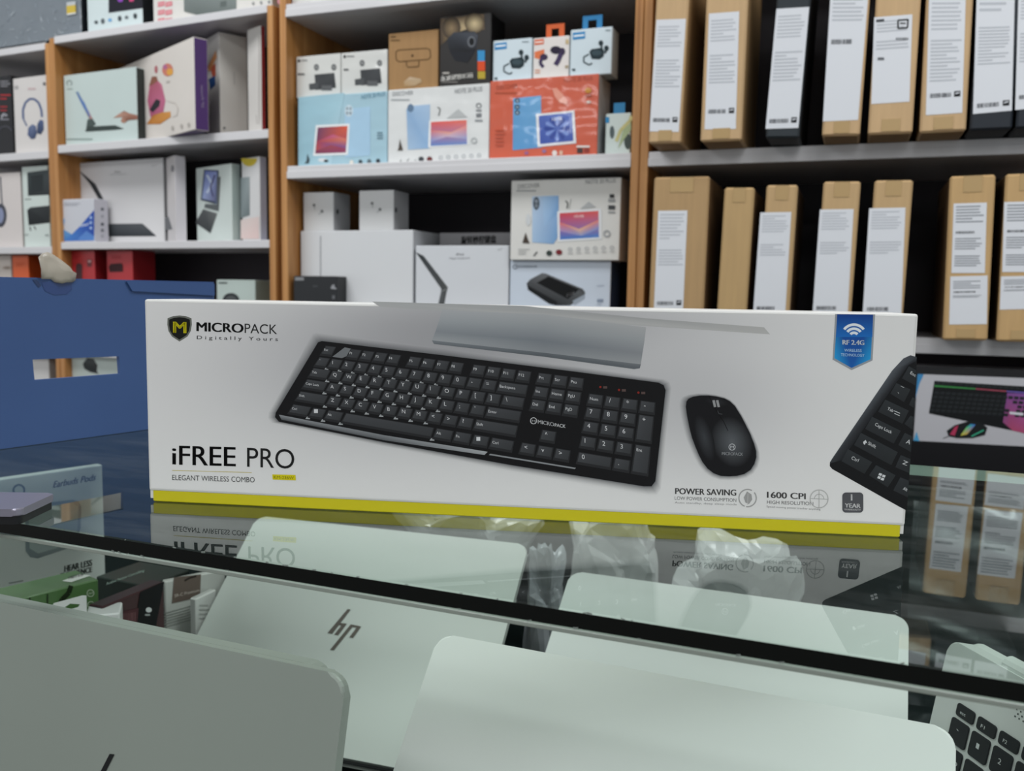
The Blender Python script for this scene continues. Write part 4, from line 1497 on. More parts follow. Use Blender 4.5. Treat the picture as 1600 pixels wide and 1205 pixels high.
ear('white and orange earbud box with purple earbuds pictured, middle of three', 833, 889, 60, 125, '#d9622e', (0.35, 0.85), f, '#e2dcd8')
def f(p):
    p.poly([(1283, 142), (1336, 136), (1336, 166), (1283, 172)], '#2f86c0'); p.greek(1287, 152, 1332, 162, 1, '#e6eef2', 0.8, -0.1, 0)
    budcase(p, 1386, 232)
    p.greek(1424, 128, 1446, 138, 1, '#8a989e', 0.5); p.rect(1280, 296, 1294, 306, '#4a5a60')
ear('pale blue earbud box with a tall blue hang tab, nearest the cabinet post', 891, 956, 47, 117, '#2f86c0', (0.28, 0.75), f)

# ---- middle cabinet, lower shelf
z = ZC2 + 0.0004
wbox = lambda col: card(col, rough=0.4, coat=0.15, mottle=0.015)
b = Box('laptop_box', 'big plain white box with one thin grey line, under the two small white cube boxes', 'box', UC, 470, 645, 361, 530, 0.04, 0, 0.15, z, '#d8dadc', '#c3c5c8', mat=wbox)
zt_big = b.zt
def f(p):
    p.line(196, 300, 196, 600, 5, '#a4a7aa')
fin(b, f, K4)
def airb(label, x0, x1, yt, yb, cx, cy):
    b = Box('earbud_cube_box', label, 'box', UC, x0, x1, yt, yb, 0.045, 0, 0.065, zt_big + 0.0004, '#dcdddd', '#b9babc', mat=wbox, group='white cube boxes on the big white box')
    def f(p):
        p.ell(cx, cy - 12, 6, 7, '#5d5f60', n=10); p.line(cx - 2, cy - 10, cx + 4, cy + 6, 4, '#b0b2b2')
        p.ell(cx + 34, cy + 14, 6, 7, '#6d6f70', n=10); p.line(cx + 32, cy + 16, cx + 20, cy + 28, 4, '#b8babb')
    def g(q):
        q.ell(x_side[0], x_side[1], 5, 12, '#4a4c4e', n=10)
    return b, f, g
b, f, g = airb('small white cube box nearest the cabinet side, standing on the big white box', 474, 521, 301, 359, 168, 180); x_side = (268, 195); fin(b, f, K4, g)
b, f, g = airb('small white cube box with earbud picture, farther from the cabinet side', 561, 615, 298, 358, 418, 172); x_side = (520, 188); fin(b, f, K4, g)
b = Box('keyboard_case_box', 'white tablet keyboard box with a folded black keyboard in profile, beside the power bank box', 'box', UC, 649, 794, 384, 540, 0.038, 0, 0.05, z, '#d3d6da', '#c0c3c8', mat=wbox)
def f(p):
    p.poly([(606, 370), (640, 386), (745, 522), (738, 545), (728, 600), (702, 600), (714, 545), (716, 528)], ['#34383a', '#3c4042', '#5a5c5c', '#4a4c4c', '#4a4c4c', '#55585a', '#5d6062', '#55585a'])
    p.line(714, 540, 742, 528, 3, '#8a8c8c')
    p.text('iPad', 780, 384, 812, 383, 9, '#5d5f62'); p.text('Magic Keyboard', 752, 400, 838, 398, 8, '#8a8c90')
    p.text('11"', 962, 364, 980, 362, 9, '#5d5f62')
fin(b, f, K4)
b = Box('keyboard_sleeve_box', 'grey box edge with bold black oriental characters, behind the white keyboard box', 'box', UC, 686, 800, 364, 540, 0.125, 0, 0.09, z, '#8d8c8e', '#7d7c7e')
def f(p):
    p.text('旋转妙控键盘', 802, 332, 952, 328, 26, '#1c1c1e', 0.03)
fin(b, f, K4)
b = Box('power_bank_box', 'white power bank box with a black device lying diagonal, below the white tablet box', 'box', UC, 796, 953, 407, 540, 0.04, 0, 0.07, z, '#c9d3df', '#33486a', mat=satin)
zt_pb = b.zt
def f(p):
    p.poly([(1084, 505), (1098, 488), (1150, 460), (1166, 462), (1325, 528), (1336, 542), (1334, 562), (1270, 600), (1215, 600), (1090, 530)], ['#4a4c4e', '#5a5c5e', '#6a6c6e', '#55585a', '#4a4c4e', '#66686a', '#55585a', '#4a4c4e', '#2c2e30', '#2a2c2e'])
    p.poly([(1128, 502), (1178, 474), (1310, 530), (1262, 572)], '#131415')
    p.text('88%', 1256, 562, 1290, 548, 12, '#e6e8ea', 0.02)
    p.poly([(1282, 580), (1334, 552), (1334, 570), (1290, 598)], '#9aa4ae')
    p.poly([(1086, 512), (1216, 584), (1212, 600), (1180, 592), (1090, 532)], '#1c1e20')
    p.arc(1034, 434, 7, 10, 0, 360, '#5d6a78', 12); p.text('POWERBANK', 1046, 438, 1130, 436, 10, '#5d6a78')
    p.text('65W', 1388, 520, 1418, 520, 10, '#a4aebc'); p.rect(1388, 572, 1414, 586, '#8a96a8'); p.greek(1388, 592, 1412, 600, 1, '#a4aebc', 0.5)
fin(b, f, K4)
b = Box('tablet_box', 'white tablet box with red and blue screen, standing on the power bank box', 'box', UC, 798, 969, 282, 404, 0.03, 0, 0.075, zt_pb + 0.0004, '#dcdbd6', '#b9b8b4', mat=satin)
def f(p):
    p.text('DISCOVER', 1046, 96, 1140, 90, 18, '#77797a', 0.0); p.greek(1040, 102, 1150, 116, 1, '#a8a9a8', 0.5)
    p.text('NOTE 20 PLUS', 1338, 76, 1468, 70, 18, '#77797a')
    p.poly([(1108, 130), (1222, 126), (1222, 300), (1200, 335), (1108, 328)], ['#b9cde2', '#8fb0d6', '#6f9ac8', '#7fa5cf', '#a9c4df'])
    p.poly([(1152, 128), (1222, 126), (1222, 200), (1160, 260)], ['#a9c6e2', '#86acd6', '#6f9ac8', '#9dbcdc'])
    p.ell(1126, 160, 14, 28, '#4b545e'); p.ell(1126, 150, 8, 9, '#8a949e', n=12); p.ell(1126, 170, 8, 9, '#7a848e', n=12)
    p.poly([(1216, 194), (1406, 182), (1408, 314), (1218, 326)], '#e6e8ea')
    p.poly([(1226, 202), (1394, 192), (1396, 306), (1228, 316)], ['#cf4a4e', '#e06058', '#4a86cc', '#3f7ac6'])
    p.poly([(1226, 240), (1310, 270), (1395, 230), (1396, 270), (1320, 300), (1228, 280)], ['#e0746a', '#ecb894', '#e88a7a', '#7f9ad4', '#8fa0cc', '#a88fc0'])
    p.text('10:08', 1290, 222, 1330, 220, 12, '#f0dcd8')
    p.poly([(1314, 184), (1352, 152), (1384, 176)], '#b4b6b6')
    p.path([(1258, 182), (1262, 160), (1252, 148)], 5, '#4a4e4c'); p.path([(1268, 182), (1276, 140)], 2, '#7a7e7c')
    p.poly([(1066, 330), (1080, 285), (1092, 320), (1098, 332)], '#4a4038')
    p.ell(1092, 230, 10, 26, '#d0d4d6')
    p.rect(1442, 120, 1462, 136, '#3a3c3e'); p.rect(1436, 140, 1466, 154, '#9a9c9c'); p.rect(1436, 168, 1466, 186, '#4a4c4e'); p.rect(1436, 194, 1466, 202, '#9a9c9c')
    p.arc(1430, 290, 9, 16, 0, 360, '#a8aaac', 14)
    p.greek(1048, 356, 1100, 386, 3, '#a8a9a8', 0.3)
    p.line(1115, 386, 1130, 368, 5, '#3a3c3e'); p.ell(1182, 374, 13, 12, '#3a4440', n=12); p.ell(1224, 370, 14, 12, '#7a2a30', n=12)
    for i in range(6):
        p.arc(1272 + i * 36, 358 - i * 1.5, 6, 9, 0, 360, '#a8aaac', 10); p.rect(1262 + i * 36, 372 - i * 1.5, 1284 + i * 36, 376 - i * 1.5, '#bcbdbc')
fin(b, f, K4)
b = Box('dark_gadget_box', 'small charcoal box in front of the big white box, at the cabinet side', 'box', UC, 459, 527, 431, 530, 0.005, 0, 0.045, z, '#26282b', '#1c1e20', mat=satin)
def f(p):
    p.rect(86, 478, 124, 492, '#8a8c8e'); p.greek(162, 514, 186, 522, 1, '#4a4c4f', 0.8)
    p.poly([(246, 512), (254, 508), (258, 522), (266, 526), (264, 530), (240, 528), (240, 524)], '#9a9ca0'); p.rect(246, 556, 258, 572, '#6a6c6f')
fin(b, f, K4)
# top of the middle cabinet
b = Box('white_carton', 'white carton with dark stripe on the very top shelf, above the tablet boxes', 'box', UC, 452, 770, -70, 12, 0.02, 0, 0.12, ZC0 + 0.0004, '#d3d2d0', mat=wbox)
def f(p):
    p.rect(66, -60, 74, 18, '#6a3a44'); p.text('Lenovo', 86, 20, 150, 12, 9, '#8a8a8c')
fin(b, f, K3)

# ---- right cabinet: shipping cartons of laptops
def slip(b, quad, crop, rows=((0.06, 0.26, 7), (0.36, 0.62, 9)), bar=0.88, mark=True, dense=False):
    """white paper slip stuck on a carton: a thin sheet with its print"""
    p = b.front(crop)
    p.poly(quad, '#dadde2')
    sl = p.build('paper_slip', b.root)
    q = b.front(crop); q.k = 4
    (x0, y0), (x1, y1), (x2, y2), (x3, y3) = quad
    P = lambda u, v: (x0 + (x1 - x0) * u + (x3 - x0) * v + (x0 - x1 + x2 - x3) * u * v, y0 + (y1 - y0) * u + (y3 - y0) * v + (y0 - y1 + y2 - y3) * u * v)
    for v0, v1, n in rows:
        q.hold()
        for i in range(n):
            v = v0 + (v1 - v0) * i / n
            ue = 0.93 - random.random() * (0.5 if i % 3 == 1 else 0.15)
            dv = (v1 - v0) / n * 0.42
            q.poly([P(.08, v), P(ue, v), P(ue, v + dv), P(.08, v + dv)], '#bbbfc5' if not dense else '#8b8f95')
        q.free(); q.k += 1
    if bar:
        q.hold()
        u = 0.10
        while u < 0.66:
            w = random.choice((.012, .02, .034))
            q.poly([P(u, bar), P(u + w, bar), P(u + w, bar + .035), P(u, bar + .035)], '#4a4d52')
            u += w + random.choice((.012, .02))
        q.free(); q.k += 1
        if mark:
            q.poly([P(.76, bar - .01), P(.93, bar - .01), P(.93, bar + .035), P(.76, bar + .035)], '#1c1d20')
            q.poly([P(.79, bar + .004), P(.90, bar - .002), P(.90, bar + .010), P(.79, bar + .016)], '#c9ccd2')
    q.build('slip_print', sl)
    return b


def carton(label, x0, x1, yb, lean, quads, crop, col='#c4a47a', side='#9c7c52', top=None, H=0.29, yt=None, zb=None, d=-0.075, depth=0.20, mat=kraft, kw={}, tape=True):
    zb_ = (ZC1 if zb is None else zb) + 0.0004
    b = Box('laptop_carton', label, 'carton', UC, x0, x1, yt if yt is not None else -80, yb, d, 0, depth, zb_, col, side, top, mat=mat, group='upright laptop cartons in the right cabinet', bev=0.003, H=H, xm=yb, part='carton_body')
    if lean:
        # tips about its lower edge on the shelf
        M = b.M @ Matrix.Translation((b.W, 0, 0)) @ Matrix.Rotation(math.radians(lean), 4, 'Y') @ Matrix.Translation((-b.W, 0, 0))
        b.M = M
        b.root.matrix_world = M
    if tape:
        bm_obj('packing_tape', box_bm(b.W * .3, b.W * .72, -0.0006, -0.0002, b.H * 0.90, b.H * 0.998), card('#b39565', rough=0.25, coat=0.5), b.root)
        bm_obj('packing_tape', box_bm(b.W * .3, b.W * .72, -0.0006, -0.0002, 0.004, b.H * 0.07), card('#b39565', rough=0.25, coat=0.5), b.root)
    for q, k in zip(quads, kw.get('each', [kw] * len(quads))):
        slip(b, q, crop, **k)
    return b


navy = '#20262e'
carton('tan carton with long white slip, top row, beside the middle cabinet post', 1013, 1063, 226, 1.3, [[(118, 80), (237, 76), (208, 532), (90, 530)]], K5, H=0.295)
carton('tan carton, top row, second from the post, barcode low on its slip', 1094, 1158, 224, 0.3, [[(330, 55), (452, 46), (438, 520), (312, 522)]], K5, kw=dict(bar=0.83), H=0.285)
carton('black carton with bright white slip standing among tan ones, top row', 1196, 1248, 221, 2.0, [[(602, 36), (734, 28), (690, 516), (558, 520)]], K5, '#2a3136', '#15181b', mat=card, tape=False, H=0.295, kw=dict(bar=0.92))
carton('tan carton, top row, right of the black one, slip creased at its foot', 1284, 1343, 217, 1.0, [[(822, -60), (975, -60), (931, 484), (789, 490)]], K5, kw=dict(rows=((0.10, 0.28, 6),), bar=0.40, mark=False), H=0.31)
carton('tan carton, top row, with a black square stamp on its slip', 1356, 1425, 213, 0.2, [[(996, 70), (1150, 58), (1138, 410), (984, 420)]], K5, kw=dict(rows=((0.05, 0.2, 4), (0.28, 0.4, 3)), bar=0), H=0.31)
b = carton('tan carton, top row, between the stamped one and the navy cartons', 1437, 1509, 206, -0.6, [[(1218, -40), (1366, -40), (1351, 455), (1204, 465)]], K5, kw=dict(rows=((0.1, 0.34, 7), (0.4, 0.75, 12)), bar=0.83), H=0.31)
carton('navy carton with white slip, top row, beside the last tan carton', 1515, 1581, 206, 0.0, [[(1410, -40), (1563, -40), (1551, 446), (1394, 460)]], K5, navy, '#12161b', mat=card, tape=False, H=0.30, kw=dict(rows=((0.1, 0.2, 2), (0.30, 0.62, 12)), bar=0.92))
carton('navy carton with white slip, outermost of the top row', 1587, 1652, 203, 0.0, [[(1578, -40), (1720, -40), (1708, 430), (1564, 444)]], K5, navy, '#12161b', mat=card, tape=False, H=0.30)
# black square stamp
for o in list(COL.objects):
    if o.get('label', '').endswith('black square stamp on its slip'):
        p = Print(o.matrix_world.copy(), (0, 0, 0), (0, -1, 0), K5); p.k = 12
        p.path([(1092, 82), (1132, 79), (1130, 112), (1092, 115), (1092, 82)], 6, '#17181a')
        p.greek(1100, 92, 1124, 102, 1, '#17181a', 0.5)
        p.bars(1084, 152, 1134, 162, '#5a5d62', 10)
        p.poly([(1004, 80), (1036, 77), (1036, 86), (1004, 89)], '#3a3d42')
        p.rect(1010, 232, 1036, 242, '#6a6d72')
        p.build('slip_stamp', o)

zl = ZC2
low = dict(zb=zl, d=-0.05)
lk = dict(rows=((0.05, 0.22, 7), (0.34, 0.50, 6)), bar=0.95)
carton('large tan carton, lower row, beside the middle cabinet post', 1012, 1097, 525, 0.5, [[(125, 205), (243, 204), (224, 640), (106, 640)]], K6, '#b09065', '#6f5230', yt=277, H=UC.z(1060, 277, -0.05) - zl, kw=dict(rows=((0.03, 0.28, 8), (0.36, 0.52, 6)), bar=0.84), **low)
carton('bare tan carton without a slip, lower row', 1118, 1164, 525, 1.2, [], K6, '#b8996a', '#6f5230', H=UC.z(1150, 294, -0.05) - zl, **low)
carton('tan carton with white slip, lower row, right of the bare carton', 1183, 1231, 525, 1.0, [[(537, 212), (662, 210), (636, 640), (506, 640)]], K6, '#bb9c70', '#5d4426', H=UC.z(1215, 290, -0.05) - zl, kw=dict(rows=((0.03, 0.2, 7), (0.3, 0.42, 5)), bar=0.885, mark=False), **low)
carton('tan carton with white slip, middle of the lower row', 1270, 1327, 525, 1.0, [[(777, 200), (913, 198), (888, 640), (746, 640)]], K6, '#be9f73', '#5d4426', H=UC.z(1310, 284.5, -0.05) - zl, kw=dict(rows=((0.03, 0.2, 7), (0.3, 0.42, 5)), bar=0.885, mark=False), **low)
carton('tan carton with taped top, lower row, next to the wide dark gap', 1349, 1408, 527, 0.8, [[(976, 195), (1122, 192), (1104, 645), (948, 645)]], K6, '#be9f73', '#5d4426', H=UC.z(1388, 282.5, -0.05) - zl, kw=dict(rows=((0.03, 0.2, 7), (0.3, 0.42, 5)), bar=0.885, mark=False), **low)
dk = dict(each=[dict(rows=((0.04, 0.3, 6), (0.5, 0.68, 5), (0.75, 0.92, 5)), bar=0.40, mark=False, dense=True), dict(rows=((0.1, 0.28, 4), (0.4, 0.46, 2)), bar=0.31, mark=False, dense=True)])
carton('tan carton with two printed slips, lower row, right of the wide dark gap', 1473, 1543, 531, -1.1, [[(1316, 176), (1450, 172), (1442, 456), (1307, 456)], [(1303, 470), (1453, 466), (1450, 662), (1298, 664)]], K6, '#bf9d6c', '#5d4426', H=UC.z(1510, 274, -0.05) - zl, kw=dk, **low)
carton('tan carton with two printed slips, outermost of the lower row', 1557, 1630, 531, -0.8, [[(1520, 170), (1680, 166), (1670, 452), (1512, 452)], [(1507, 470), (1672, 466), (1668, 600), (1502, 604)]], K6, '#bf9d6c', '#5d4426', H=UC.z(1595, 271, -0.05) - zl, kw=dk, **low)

# ---- black keyboard box below the lower row
zk = ZC2 - 0.30
b = Box('gaming_keyboard_box', 'wide black box picturing a rainbow-lit keyboard and mouse, below the lower carton row', 'box', UC, 1405, 1700, 570, 728, -0.03, 0, 0.05, zk + 0.0004, '#17171a', '#101012', mat=satin, H=None)
p = b.front((1380, 520, 2.077))
p.poly([(112, 134), (610, 153), (610, 377), (98, 350)], '#b9b9be')
p.poly([(112, 134), (132, 135), (118, 165), (104, 215)], '#3f86b8'); p.poly([(98, 350), (118, 352), (108, 320)], '#4a9ac8')
p.poly([(166, 156), (520, 178), (520, 342), (420, 318), (148, 262)], '#16181a')
p.poly([(166, 170), (300, 180), (300, 184), (166, 175)], '#3f8a4a'); p.poly([(300, 180), (400, 188), (400, 192), (300, 184)], '#a04a5a'); p.poly([(400, 188), (520, 197), (520, 202), (400, 192)], '#6a5aa8')
p.poly([(402, 195), (520, 202), (520, 340), (420, 318), (388, 290)], ['#7a4a8a', '#8a5aa8', '#a04a70', '#a84a6a', '#8a4a7a'])
p.hold()
for rr in range(6):
    for c in range(18 if rr else 20):
        x = 170 - rr * 4 + c * 18.5; y = (158 if rr == 0 else 176 + rr * 14) + c * 1.15
        if 395 < x < 420 and rr > 1:
            continue
        p.poly([(x, y), (x + 15, y + 1), (x + 14, y + 11), (x - 1, y + 10)], ['#24282a', '#2c3032', '#1c2022', '#202426'])
p.free(); p.k += 1
p.greek(410, 256, 460, 266, 1, '#cfd2d8', 0.8, 0.1)
p.poly([(206, 318), (232, 300), (280, 286), (318, 292), (338, 308), (330, 332), (290, 342), (240, 342), (212, 336)], '#1d2022')
p.poly([(216, 330), (232, 306), (244, 300), (232, 334)], '#b03a5a'); p.poly([(250, 334), (270, 306), (284, 296), (300, 298), (272, 330)], ['#c9c43a', '#4ac47a', '#3a8ac4', '#3a6ac4', '#c9a43a']); p.line(286, 336, 326, 316, 4, '#3fb08a')
p.path([(212, 336), (200, 340), (194, 344)], 2, '#2a2c2e')
p.build('front_print', b.root)

# ------------------------------------------------------------------ left cabinet
zb1 = ZL1 + 0.0004
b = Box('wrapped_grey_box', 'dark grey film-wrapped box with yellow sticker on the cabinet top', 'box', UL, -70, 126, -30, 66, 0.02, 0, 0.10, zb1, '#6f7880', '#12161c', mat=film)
def f(p):
    for _ in range(60):
        x, y = random.uniform(-40, 430), random.uniform(10, 250)
        a = random.uniform(0, 3.1); l = random.uniform(6, 30)
        p.line(x, y, x + l * math.cos(a), y + l * math.sin(a), random.uniform(1.5, 4), random.choice(('#9aa5ac', '#b9c2c8', '#868f98')))
    p.poly([(374, 35), (424, 28), (426, 70), (376, 78)], '#c9b04a'); p.poly([(374, 15), (424, 8), (424, 28), (374, 35)], '#b9bec0'); p.poly([(376, 78), (426, 70), (426, 78), (378, 86)], '#d9dcda')
fin(b, f, K1)
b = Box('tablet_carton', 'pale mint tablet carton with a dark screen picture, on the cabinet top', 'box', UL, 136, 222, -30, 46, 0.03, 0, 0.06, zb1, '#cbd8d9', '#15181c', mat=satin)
def f(p):
    p.poly([(604, -20), (790, -40), (795, 45), (604, 72)], '#24242c'); p.poly([(650, -10), (690, -14), (680, 10), (660, 12)], '#8a4ab0'); p.poly([(716, -16), (748, -18), (742, 8), (720, 10)], '#c44a7a')
    for i, (x, c) in enumerate(((535, '#4a5256'), (572, '#5a6266'), (612, '#6aa0cc'), (666, '#4a5256'), (704, '#6a7276'), (752, '#3a4246'))):
        p.ell(x, 124 - (x - 535) * .16, 11, 16 if i % 2 else 10, c, n=10)
fin(b, f, K1)
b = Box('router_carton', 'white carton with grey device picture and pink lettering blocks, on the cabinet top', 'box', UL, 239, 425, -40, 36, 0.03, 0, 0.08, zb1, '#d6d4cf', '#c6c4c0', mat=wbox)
def f(p):
    for i in range(3):
        for j in range(2):
            x, y = 878 + j * 42, 12 + i * 46
            p.poly([(x, y), (x + 38, y - 6), (x + 38, y + 20), (x, y + 28)], '#cf8088'); p.line(x + 6, y + 12, x + 32, y + 8, 4, '#e0b4b4')
    p.poly([(1022, -20), (1314, -60), (1314, 62), (1120, 90), (1024, 64)], ['#7a8280', '#8a9290', '#6a7270', '#5d6563', '#6a7270']); p.poly([(1225, 10), (1260, 4), (1260, 36), (1225, 42)], '#5d6563')
    for x in (1408, 1452, 1496):
        p.ell(x, 20 - (x - 1408) * .1, 7, 9, '#8a8c8c', n=10)
    p.ell(1560, 8, 18, 18, '#c98a96')
fin(b, f, K1)
z = ZL2 + 0.0004
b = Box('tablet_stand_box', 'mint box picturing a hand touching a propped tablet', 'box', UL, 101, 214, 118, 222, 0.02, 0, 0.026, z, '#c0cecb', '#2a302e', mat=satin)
def f(p):
    p.poly([(420, 512), (434, 508), (532, 690), (516, 700)], ['#8a9ca4', '#6a8ab0', '#c98a7a', '#8a6a5a']); p.poly([(424, 512), (470, 570), (500, 640), (498, 650), (460, 590)], '#5a7ab0')
    p.poly([(516, 660), (534, 690), (520, 700), (478, 730), (486, 664)], '#4a5654')
    p.poly([(474, 728), (486, 704), (640, 696), (690, 716), (640, 722), (480, 732)], '#3c4644')
    p.poly([(630, 656), (660, 634), (690, 616), (720, 630), (764, 640), (764, 664), (715, 668), (690, 686), (672, 676), (680, 650)], ['#b08a78', '#b99484', '#8a6454', '#a87c6a', '#a07060', '#8f6252', '#7a5244', '#b08a78', '#9a705e', '#a87c6a'])
    p.arc(386, 462, 12, 16, -60, 240, '#6a7a76', 12); p.greek(372, 492, 405, 500, 1, '#8a9a96', 0.5)
    p.greek(372, 770, 545, 780, 1, '#8a9a96', 0.8)
fin(b, f, K1)
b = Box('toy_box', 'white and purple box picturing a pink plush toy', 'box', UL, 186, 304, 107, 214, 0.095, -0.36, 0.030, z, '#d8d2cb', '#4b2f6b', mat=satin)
def f(p):
    p.poly([(820, 560), (832, 470), (860, 430), (900, 470), (920, 560), (905, 640), (860, 672), (836, 650)], ['#b0607a', '#c46a8a', '#a85a6a', '#c97a94', '#c06a8a', '#b0607e', '#a05070', '#a8587a'])
    p.ell(868, 386, 9, 22, '#b06a70'); p.poly([(828, 480), (845, 425), (872, 425), (878, 450), (850, 470)], '#8a5a4a')
    p.poly([(832, 610), (868, 550), (892, 560), (886, 590), (850, 625)], '#2a2a30')
    p.poly([(816, 690), (850, 640), (900, 625), (948, 620), (950, 650), (890, 690)], ['#b8783a', '#a86a30', '#c98a44', '#d49850', '#cf9048', '#b8783a'])
    p.ell(932, 388, 30, 36, '#c97a6a'); p.ell(945, 400, 18, 20, '#dba04a'); p.ell(918, 372, 12, 14, '#b06a90')
    p.path([(930, 560), (975, 575), (990, 600), (985, 640), (960, 650)], 4, '#c4bcb4'); p.greek(925, 450, 950, 465, 2, '#a8a29c', 0.4)
    for x in (960, 1010, 1050):
        p.ell(x, 712 - (x - 960) * .2, 8, 14, '#b4aea8', n=10)
def g(q):
    q.text('EP Poster', 1120, 596, 1114, 470, 14, '#c9bcd8', 0.01, (1, 0))
fin(b, f, K1, g)
b = Box('white_book_box', 'thick white upright box with a picture edge, beside the purple box', 'box', UL, 323, 343, 60, 209, 0.075, -0.45, 0.062, z, '#c9c6c0', '#d2cfc8', mat=wbox)
def f(p):
    p.poly([(1170, 380), (1198, 350), (1200, 420), (1185, 450)], '#a8503a'); p.poly([(1160, 440), (1196, 420), (1198, 470), (1170, 500)], '#2a4a7a'); p.poly([(1150, 380), (1200, 280), (1205, 320), (1165, 400)], '#c98a5a')
def g(q):
    q.ell(1246, 712, 7, 9, '#7a7876', n=10); q.line(1300, 400, 1302, 470, 4, '#a8a6a2')
fin(b, f, K1, g)
b = Box('red_spine_box', 'white upright box with a red spine, last in its row', 'box', UL, 387, 408, 46, 206, 0.045, -0.30, 0.010, z, '#d6d3ce', '#9c2f38', mat=wbox)
def f(p):
    p.line(1440, 200, 1440, 690, 6, '#b9b4b0'); p.line(1425, 640, 1428, 690, 3, '#a8a4a0')
fin(b, f, K1)

z = ZL3 + 0.0004
b = Box('keyboard_case_box', 'white box picturing a black tablet keyboard in profile, in the far cabinet row', 'box', UL, 120, 256, 255, 376, 0.06, 0, 0.03, z, '#d2d1d2', '#bebdbf', mat=wbox)
def f(p):
    p.poly([(438, 166), (456, 178), (530, 240), (578, 330), (560, 345), (500, 240)], ['#24282c', '#34383c', '#3c4044', '#34383c', '#3c4044', '#2c3034'])
    p.poly([(600, 462), (792, 460), (870, 530), (600, 532)], ['#4a4e52', '#55585c', '#34383c', '#2c3034'])
    p.text('iPad', 638, 178, 668, 176, 9, '#5d5f62'); p.text('Smart Keyboard', 612, 192, 700, 188, 8, '#a4a6a8'); p.text('11"', 846, 144, 872, 142, 9, '#5d5f62')
fin(b, f, K2)
b = Box('slim_white_box', 'slim upright white box with a grey device on its side, beside the profile keyboard box', 'box', UL, 261, 274, 246, 375, 0.055, -0.45, 0.024, z, '#c6c3c4', '#cfccd0', mat=wbox)
def f(p):
    p.poly([(916, 430), (936, 420), (958, 492), (918, 498)], '#6a6c70')
def g(q):
    q.ell(958, 155, 9, 20, '#8a888c', n=12)
fin(b, f, K2, g)
b = Box('charger_box', 'small white and blue charger box in front of the profile keyboard box', 'box', UL, 95, 147, 312, 377, 0.01, 0, 0.04, z, '#c9cbd2', '#c2c0c8', mat=satin)
def f(p):
    p.poly([(336, 410), (362, 440), (350, 490), (400, 520), (352, 558), (340, 556)], ['#6fa5d8', '#7fb0dc', '#6aa0d4', '#5a90c8', '#4a80c0', '#5a90cc'])
    p.poly([(352, 558), (400, 520), (440, 480), (524, 384), (524, 554)], ['#4a7ec4', '#4a7ec4', '#3f68b8', '#2f4ea4', '#2f4ea4'])
    p.poly([(430, 550), (480, 500), (524, 530), (524, 554)], '#5a86c8')
    p.greek(446, 468, 500, 482, 2, '#cfd8ea', 0.5, -0.2)
    p.greek(356, 346, 460, 366, 2, '#a8abb4', 0.35)
    for y in (420, 448, 478):
        p.rect(500, y, 512, y + 14, '#a8c0e4')
def g(q):
    for y, c in ((372, '#6a6c74'), (412, '#a8a8b0'), (456, '#5d5f67'), (490, '#7a7c84'), (522, '#a8a8b0')):
        q.rect(560, y, 576, y + 16, c)
fin(b, f, K2, g)
b = Box('tablet_cover_box', 'mint box picturing a tablet with folded dark cover', 'box', UL, 307, 362, 263, 374, 0.07, -0.27, 0.022, z, '#c9d3cf', '#a9b8b4', mat=satin)
def f(p):
    p.poly([(1134, 160), (1216, 164), (1208, 352), (1190, 350), (1116, 330)], ['#3a4254', '#44506a', '#5a6a8a', '#3a4254', '#3a4254']); p.poly([(1140, 168), (1206, 172), (1200, 340), (1124, 322)], ['#6a7ab8', '#8a96c8', '#5a5a78', '#9aa8d0'])
    p.path([(1150, 190), (1180, 240), (1150, 290)], 12, '#c4d0e4'); p.path([(1195, 190), (1170, 260), (1185, 310)], 9, '#4a4a70')
    p.poly([(1206, 200), (1226, 200), (1216, 392), (1136, 372), (1140, 350), (1206, 354)], '#5d6264')
    p.poly([(1086, 456), (1130, 380), (1208, 404), (1170, 514)], ['#4a4c4e', '#55585a', '#6a6c6c', '#34383a'])
fin(b, f, K2)
b = Box('notebook_box', 'white box with a yellow disc at its top corner, against the cabinet side', 'box', UL, 378, 406, 248, 374, 0.045, -0.25, 0.018, z, '#d3d3d3', '#bcc4da', mat=wbox)
def f(p):
    p.arc(1385, 98, 0, 44, 180, 360, '#c9b43a', 14); p.poly([(1338, 206), (1388, 200), (1388, 414), (1338, 430)], ['#8a9698', '#9aa4a6', '#6a7678', '#7a8688'])
    p.poly([(1338, 440), (1440, 420), (1440, 545), (1338, 545)], ['#d8ccc8', '#d8c8c4', '#d4bcb8', '#d8c4c0'])
fin(b, f, K2)
z = ZL4 + 0.0004
def red(label, x0, x1, obj):
    b = Box('red_gadget_box', label, 'box', UL, x0, x1, 392, 520, 0.03, -0.12, 0.06, z, '#b02a30', '#7a161c', mat=satin, group='red boxes under the lowest visible shelf')
    return fin(b, obj, K2)
def f(p):
    p.poly([(x, y) for x, y in [(x + 440, y + 745) for x, y in rrect(-18, 18, -64, 64, 17)]], '#4a3438'); p.rect(486, 660, 510, 700, '#6a3a3e'); p.rect(490, 664, 506, 676, '#c9a0a0')
    p.greek(400, 640, 450, 660, 2, '#8a1f26', 0.4)
red('red gadget box with a remote pictured, nearest the far cabinet post', 109, 149, f)
def f(p):
    p.poly([(604, 700), (616, 684), (676, 680), (684, 692), (684, 728), (610, 730)], '#3a1a1e'); p.greek(620, 640, 680, 660, 2, '#8a1f26', 0.4)
red('red gadget box with a dark disc pictured, second from the far cabinet post', 168, 208, f)
b = Box('speaker_box', 'mint speaker box just above the blue carton corner', 'box', UL, 339, 399, 437, 530, 0.03, 0, 0.06, z, '#bccac4', '#9fb0aa', mat=satin)
def f(p):
    p.greek(1216, 786, 1278, 796, 1, '#3a4240', 0.8); p.ell(1284, 884, 46, 38, '#34383a'); p.ell(1284, 884, 30, 24, '#55595a')
fin(b, f, K2)
z = ZL5 + 0.0004
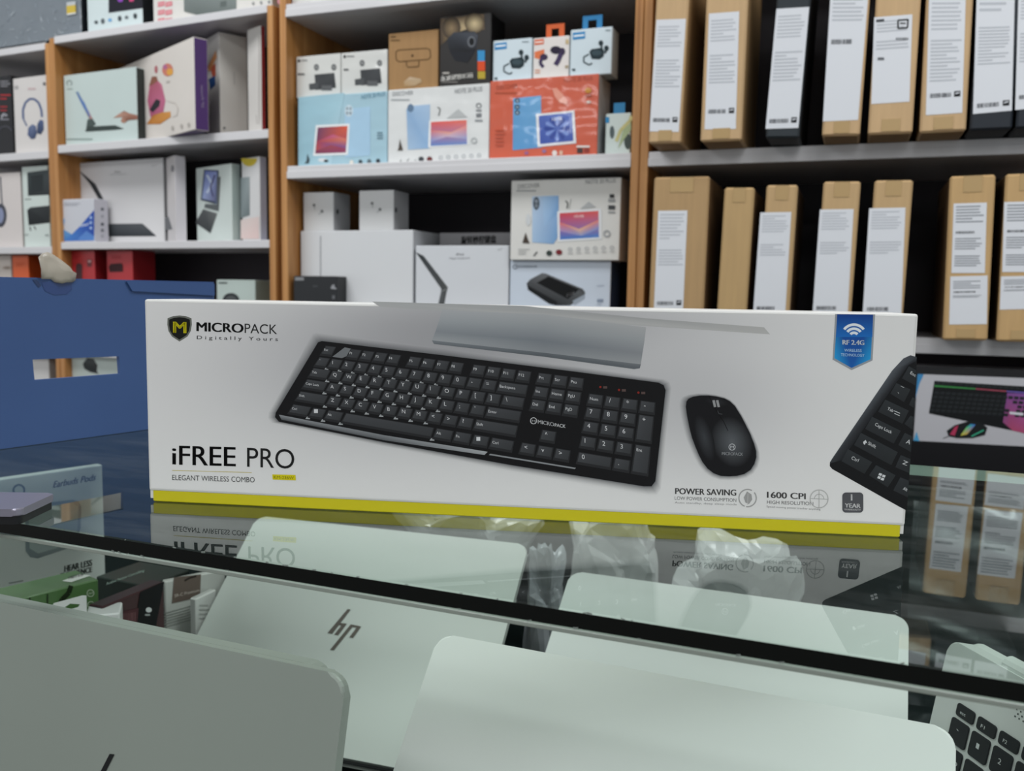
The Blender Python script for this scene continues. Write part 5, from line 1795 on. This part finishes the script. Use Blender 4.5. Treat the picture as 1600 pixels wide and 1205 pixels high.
b = Box('microphone_box', 'pale box with a black microphone, seen through the blue carton hand hole', 'box', UL, 113, 186, 540, 700, 0.02, 0, 0.06, z, '#c3cfca', '#a8b4af', mat=satin)
def f(p):
    p.poly([(332, 355), (350, 332), (375, 335), (390, 360), (388, 385), (396, 396), (360, 388), (338, 375)], ['#3c4244', '#4a5254', '#55595a', '#34383a', '#2c3032', '#34383a', '#34383a', '#3c4244'])
fin(b, f, (0, 430, 2.564))

# ------------------------------------------------------------------ far cabinet
z = ZL2 - 0.010 + 0.0004
b = Box('dark_gaming_box', 'black box with red lettering, beside the white headphone box', 'box', UL, -34, 19, 124, 232, 0.02, 0, 0.06, z, '#17171b', '#101014', mat=satin)
def f(p):
    for y, c, n in ((450, '#9a9aa0', 3), (525, '#b8343a', 2), (590, '#a8343a', 2), (640, '#8a8a92', 2)):
        p.greek(2, y, 62, y + 40, n, c, 0.35, 0, 0.5)
    p.arc(30, 740, 34, 42, 20, 160, '#4a4a52', 12); p.path([(10, 660), (20, 630), (40, 640)], 4, '#c9c9cf')
fin(b, f, K1)
b = Box('headphone_box', 'white box picturing blue over-ear headphones', 'box', UL, 22, 74, 123, 230, 0.02, 0, 0.07, z, '#d6d2cf', '#bfbbb8', mat=wbox)
def f(p):
    p.path([(130, 660), (128, 610), (142, 570), (165, 550), (190, 550), (215, 570), (230, 610), (234, 650)], 12, '#55648a')
    p.path([(130, 660), (150, 700)], 8, '#55648a')
    p.poly([(158, 710), (180, 690), (200, 700), (206, 740), (196, 770), (174, 774), (154, 750)], ['#5d6a8c', '#6f7c9c', '#55648a', '#44506f', '#3c4864', '#44506f', '#55648a'])
    p.poly([(208, 690), (224, 664), (242, 672), (244, 720), (228, 748), (206, 740)], ['#4a5878', '#5d6a8c', '#55648a', '#3c4864', '#34405a', '#3c4864'])
    p.greek(156, 488, 206, 502, 1, '#c9b4b4', 0.8); p.ell(247, 466, 8, 10, '#5d5d60', n=10); p.arc(92, 486, 6, 10, 0, 360, '#8a8a8c', 10)
fin(b, f, K1)
z = ZL3 - 0.010 + 0.0004
b = Box('headset_box', 'cream box with half a headset pictured, lower shelf of the far cabinet', 'box', UL, -40, 33, 273, 378, 0.02, 0, 0.06, z, '#d6cfcc', '#c0b9b6', mat=wbox)
def f(p):
    p.ell(4, 415, 34, 66, '#4a4c56'); p.ell(2, 415, 20, 44, '#8a92b0'); p.path([(2, 200), (10, 330), (14, 360)], 8, '#5d5f68')
fin(b, f, K2)
b = Box('speaker_case_box', 'mint box picturing two black portable speakers, beside the far cabinet post', 'box', UL, 36, 76, 261, 376, 0.02, 0, 0.07, z, '#cfdad5', '#b4c0bb', mat=satin)
def f(p):
    p.poly([(152, 176), (276, 160), (276, 300), (156, 306)], ['#3c4446', '#444c4e', '#34383a', '#2c3234'])
    p.poly([(172, 196), (240, 186), (240, 280), (174, 288)], '#2c3234')
    p.poly([(152, 385), (170, 370), (276, 360), (276, 455), (160, 470)], ['#2c3032', '#3a3e40', '#34383a', '#24282a', '#202426'])
    p.path([(166, 478), (172, 500)], 6, '#3a3e40'); p.path([(190, 474), (200, 494)], 6, '#3a3e40')
    p.greek(140, 322, 180, 332, 1, '#7a8480', 0.5); p.greek(134, 520, 170, 530, 1, '#8a9490', 0.5); p.rect(252, 520, 272, 530, '#9aa4a0')
fin(b, f, K2)
z = ZL4 - 0.010 + 0.0004
b = Box('cream_box', 'cream gadget box low in the far cabinet, beside the orange box', 'box', UL, -60, 19, 399, 520, 0.03, 0, 0.05, z, '#d2c8c0', '#b8aea6', mat=wbox)
def f(p):
    p.ell(40, 706, 26, 10, '#b8a89c'); p.ell(40, 706, 14, 5, '#9a8c82')
fin(b, f, K2)
b = Box('orange_box', 'small plain orange box low in the far cabinet', 'box', UL, 21, 46, 399, 520, 0.02, 0, 0.05, z, '#d45c28', '#a8441c', mat=satin)
def f(p):
    p.greek(90, 680, 140, 700, 2, '#c04c1c', 0.4)
fin(b, f, K2)
z = ZL5 - 0.010 + 0.0004
b = Box('white_gadget_box', 'plain white box seen beside the cabinet posts through the hand hole', 'box', UL, 30, 78, 545, 700, 0.02, 0, 0.06, z, '#d8d6d4', '#c2c0be', mat=wbox)
def f(p):
    p.greek(40, 600, 70, 620, 3, '#a8a6a4', 0.4)
fin(b, f, (0, 0, 1.0))
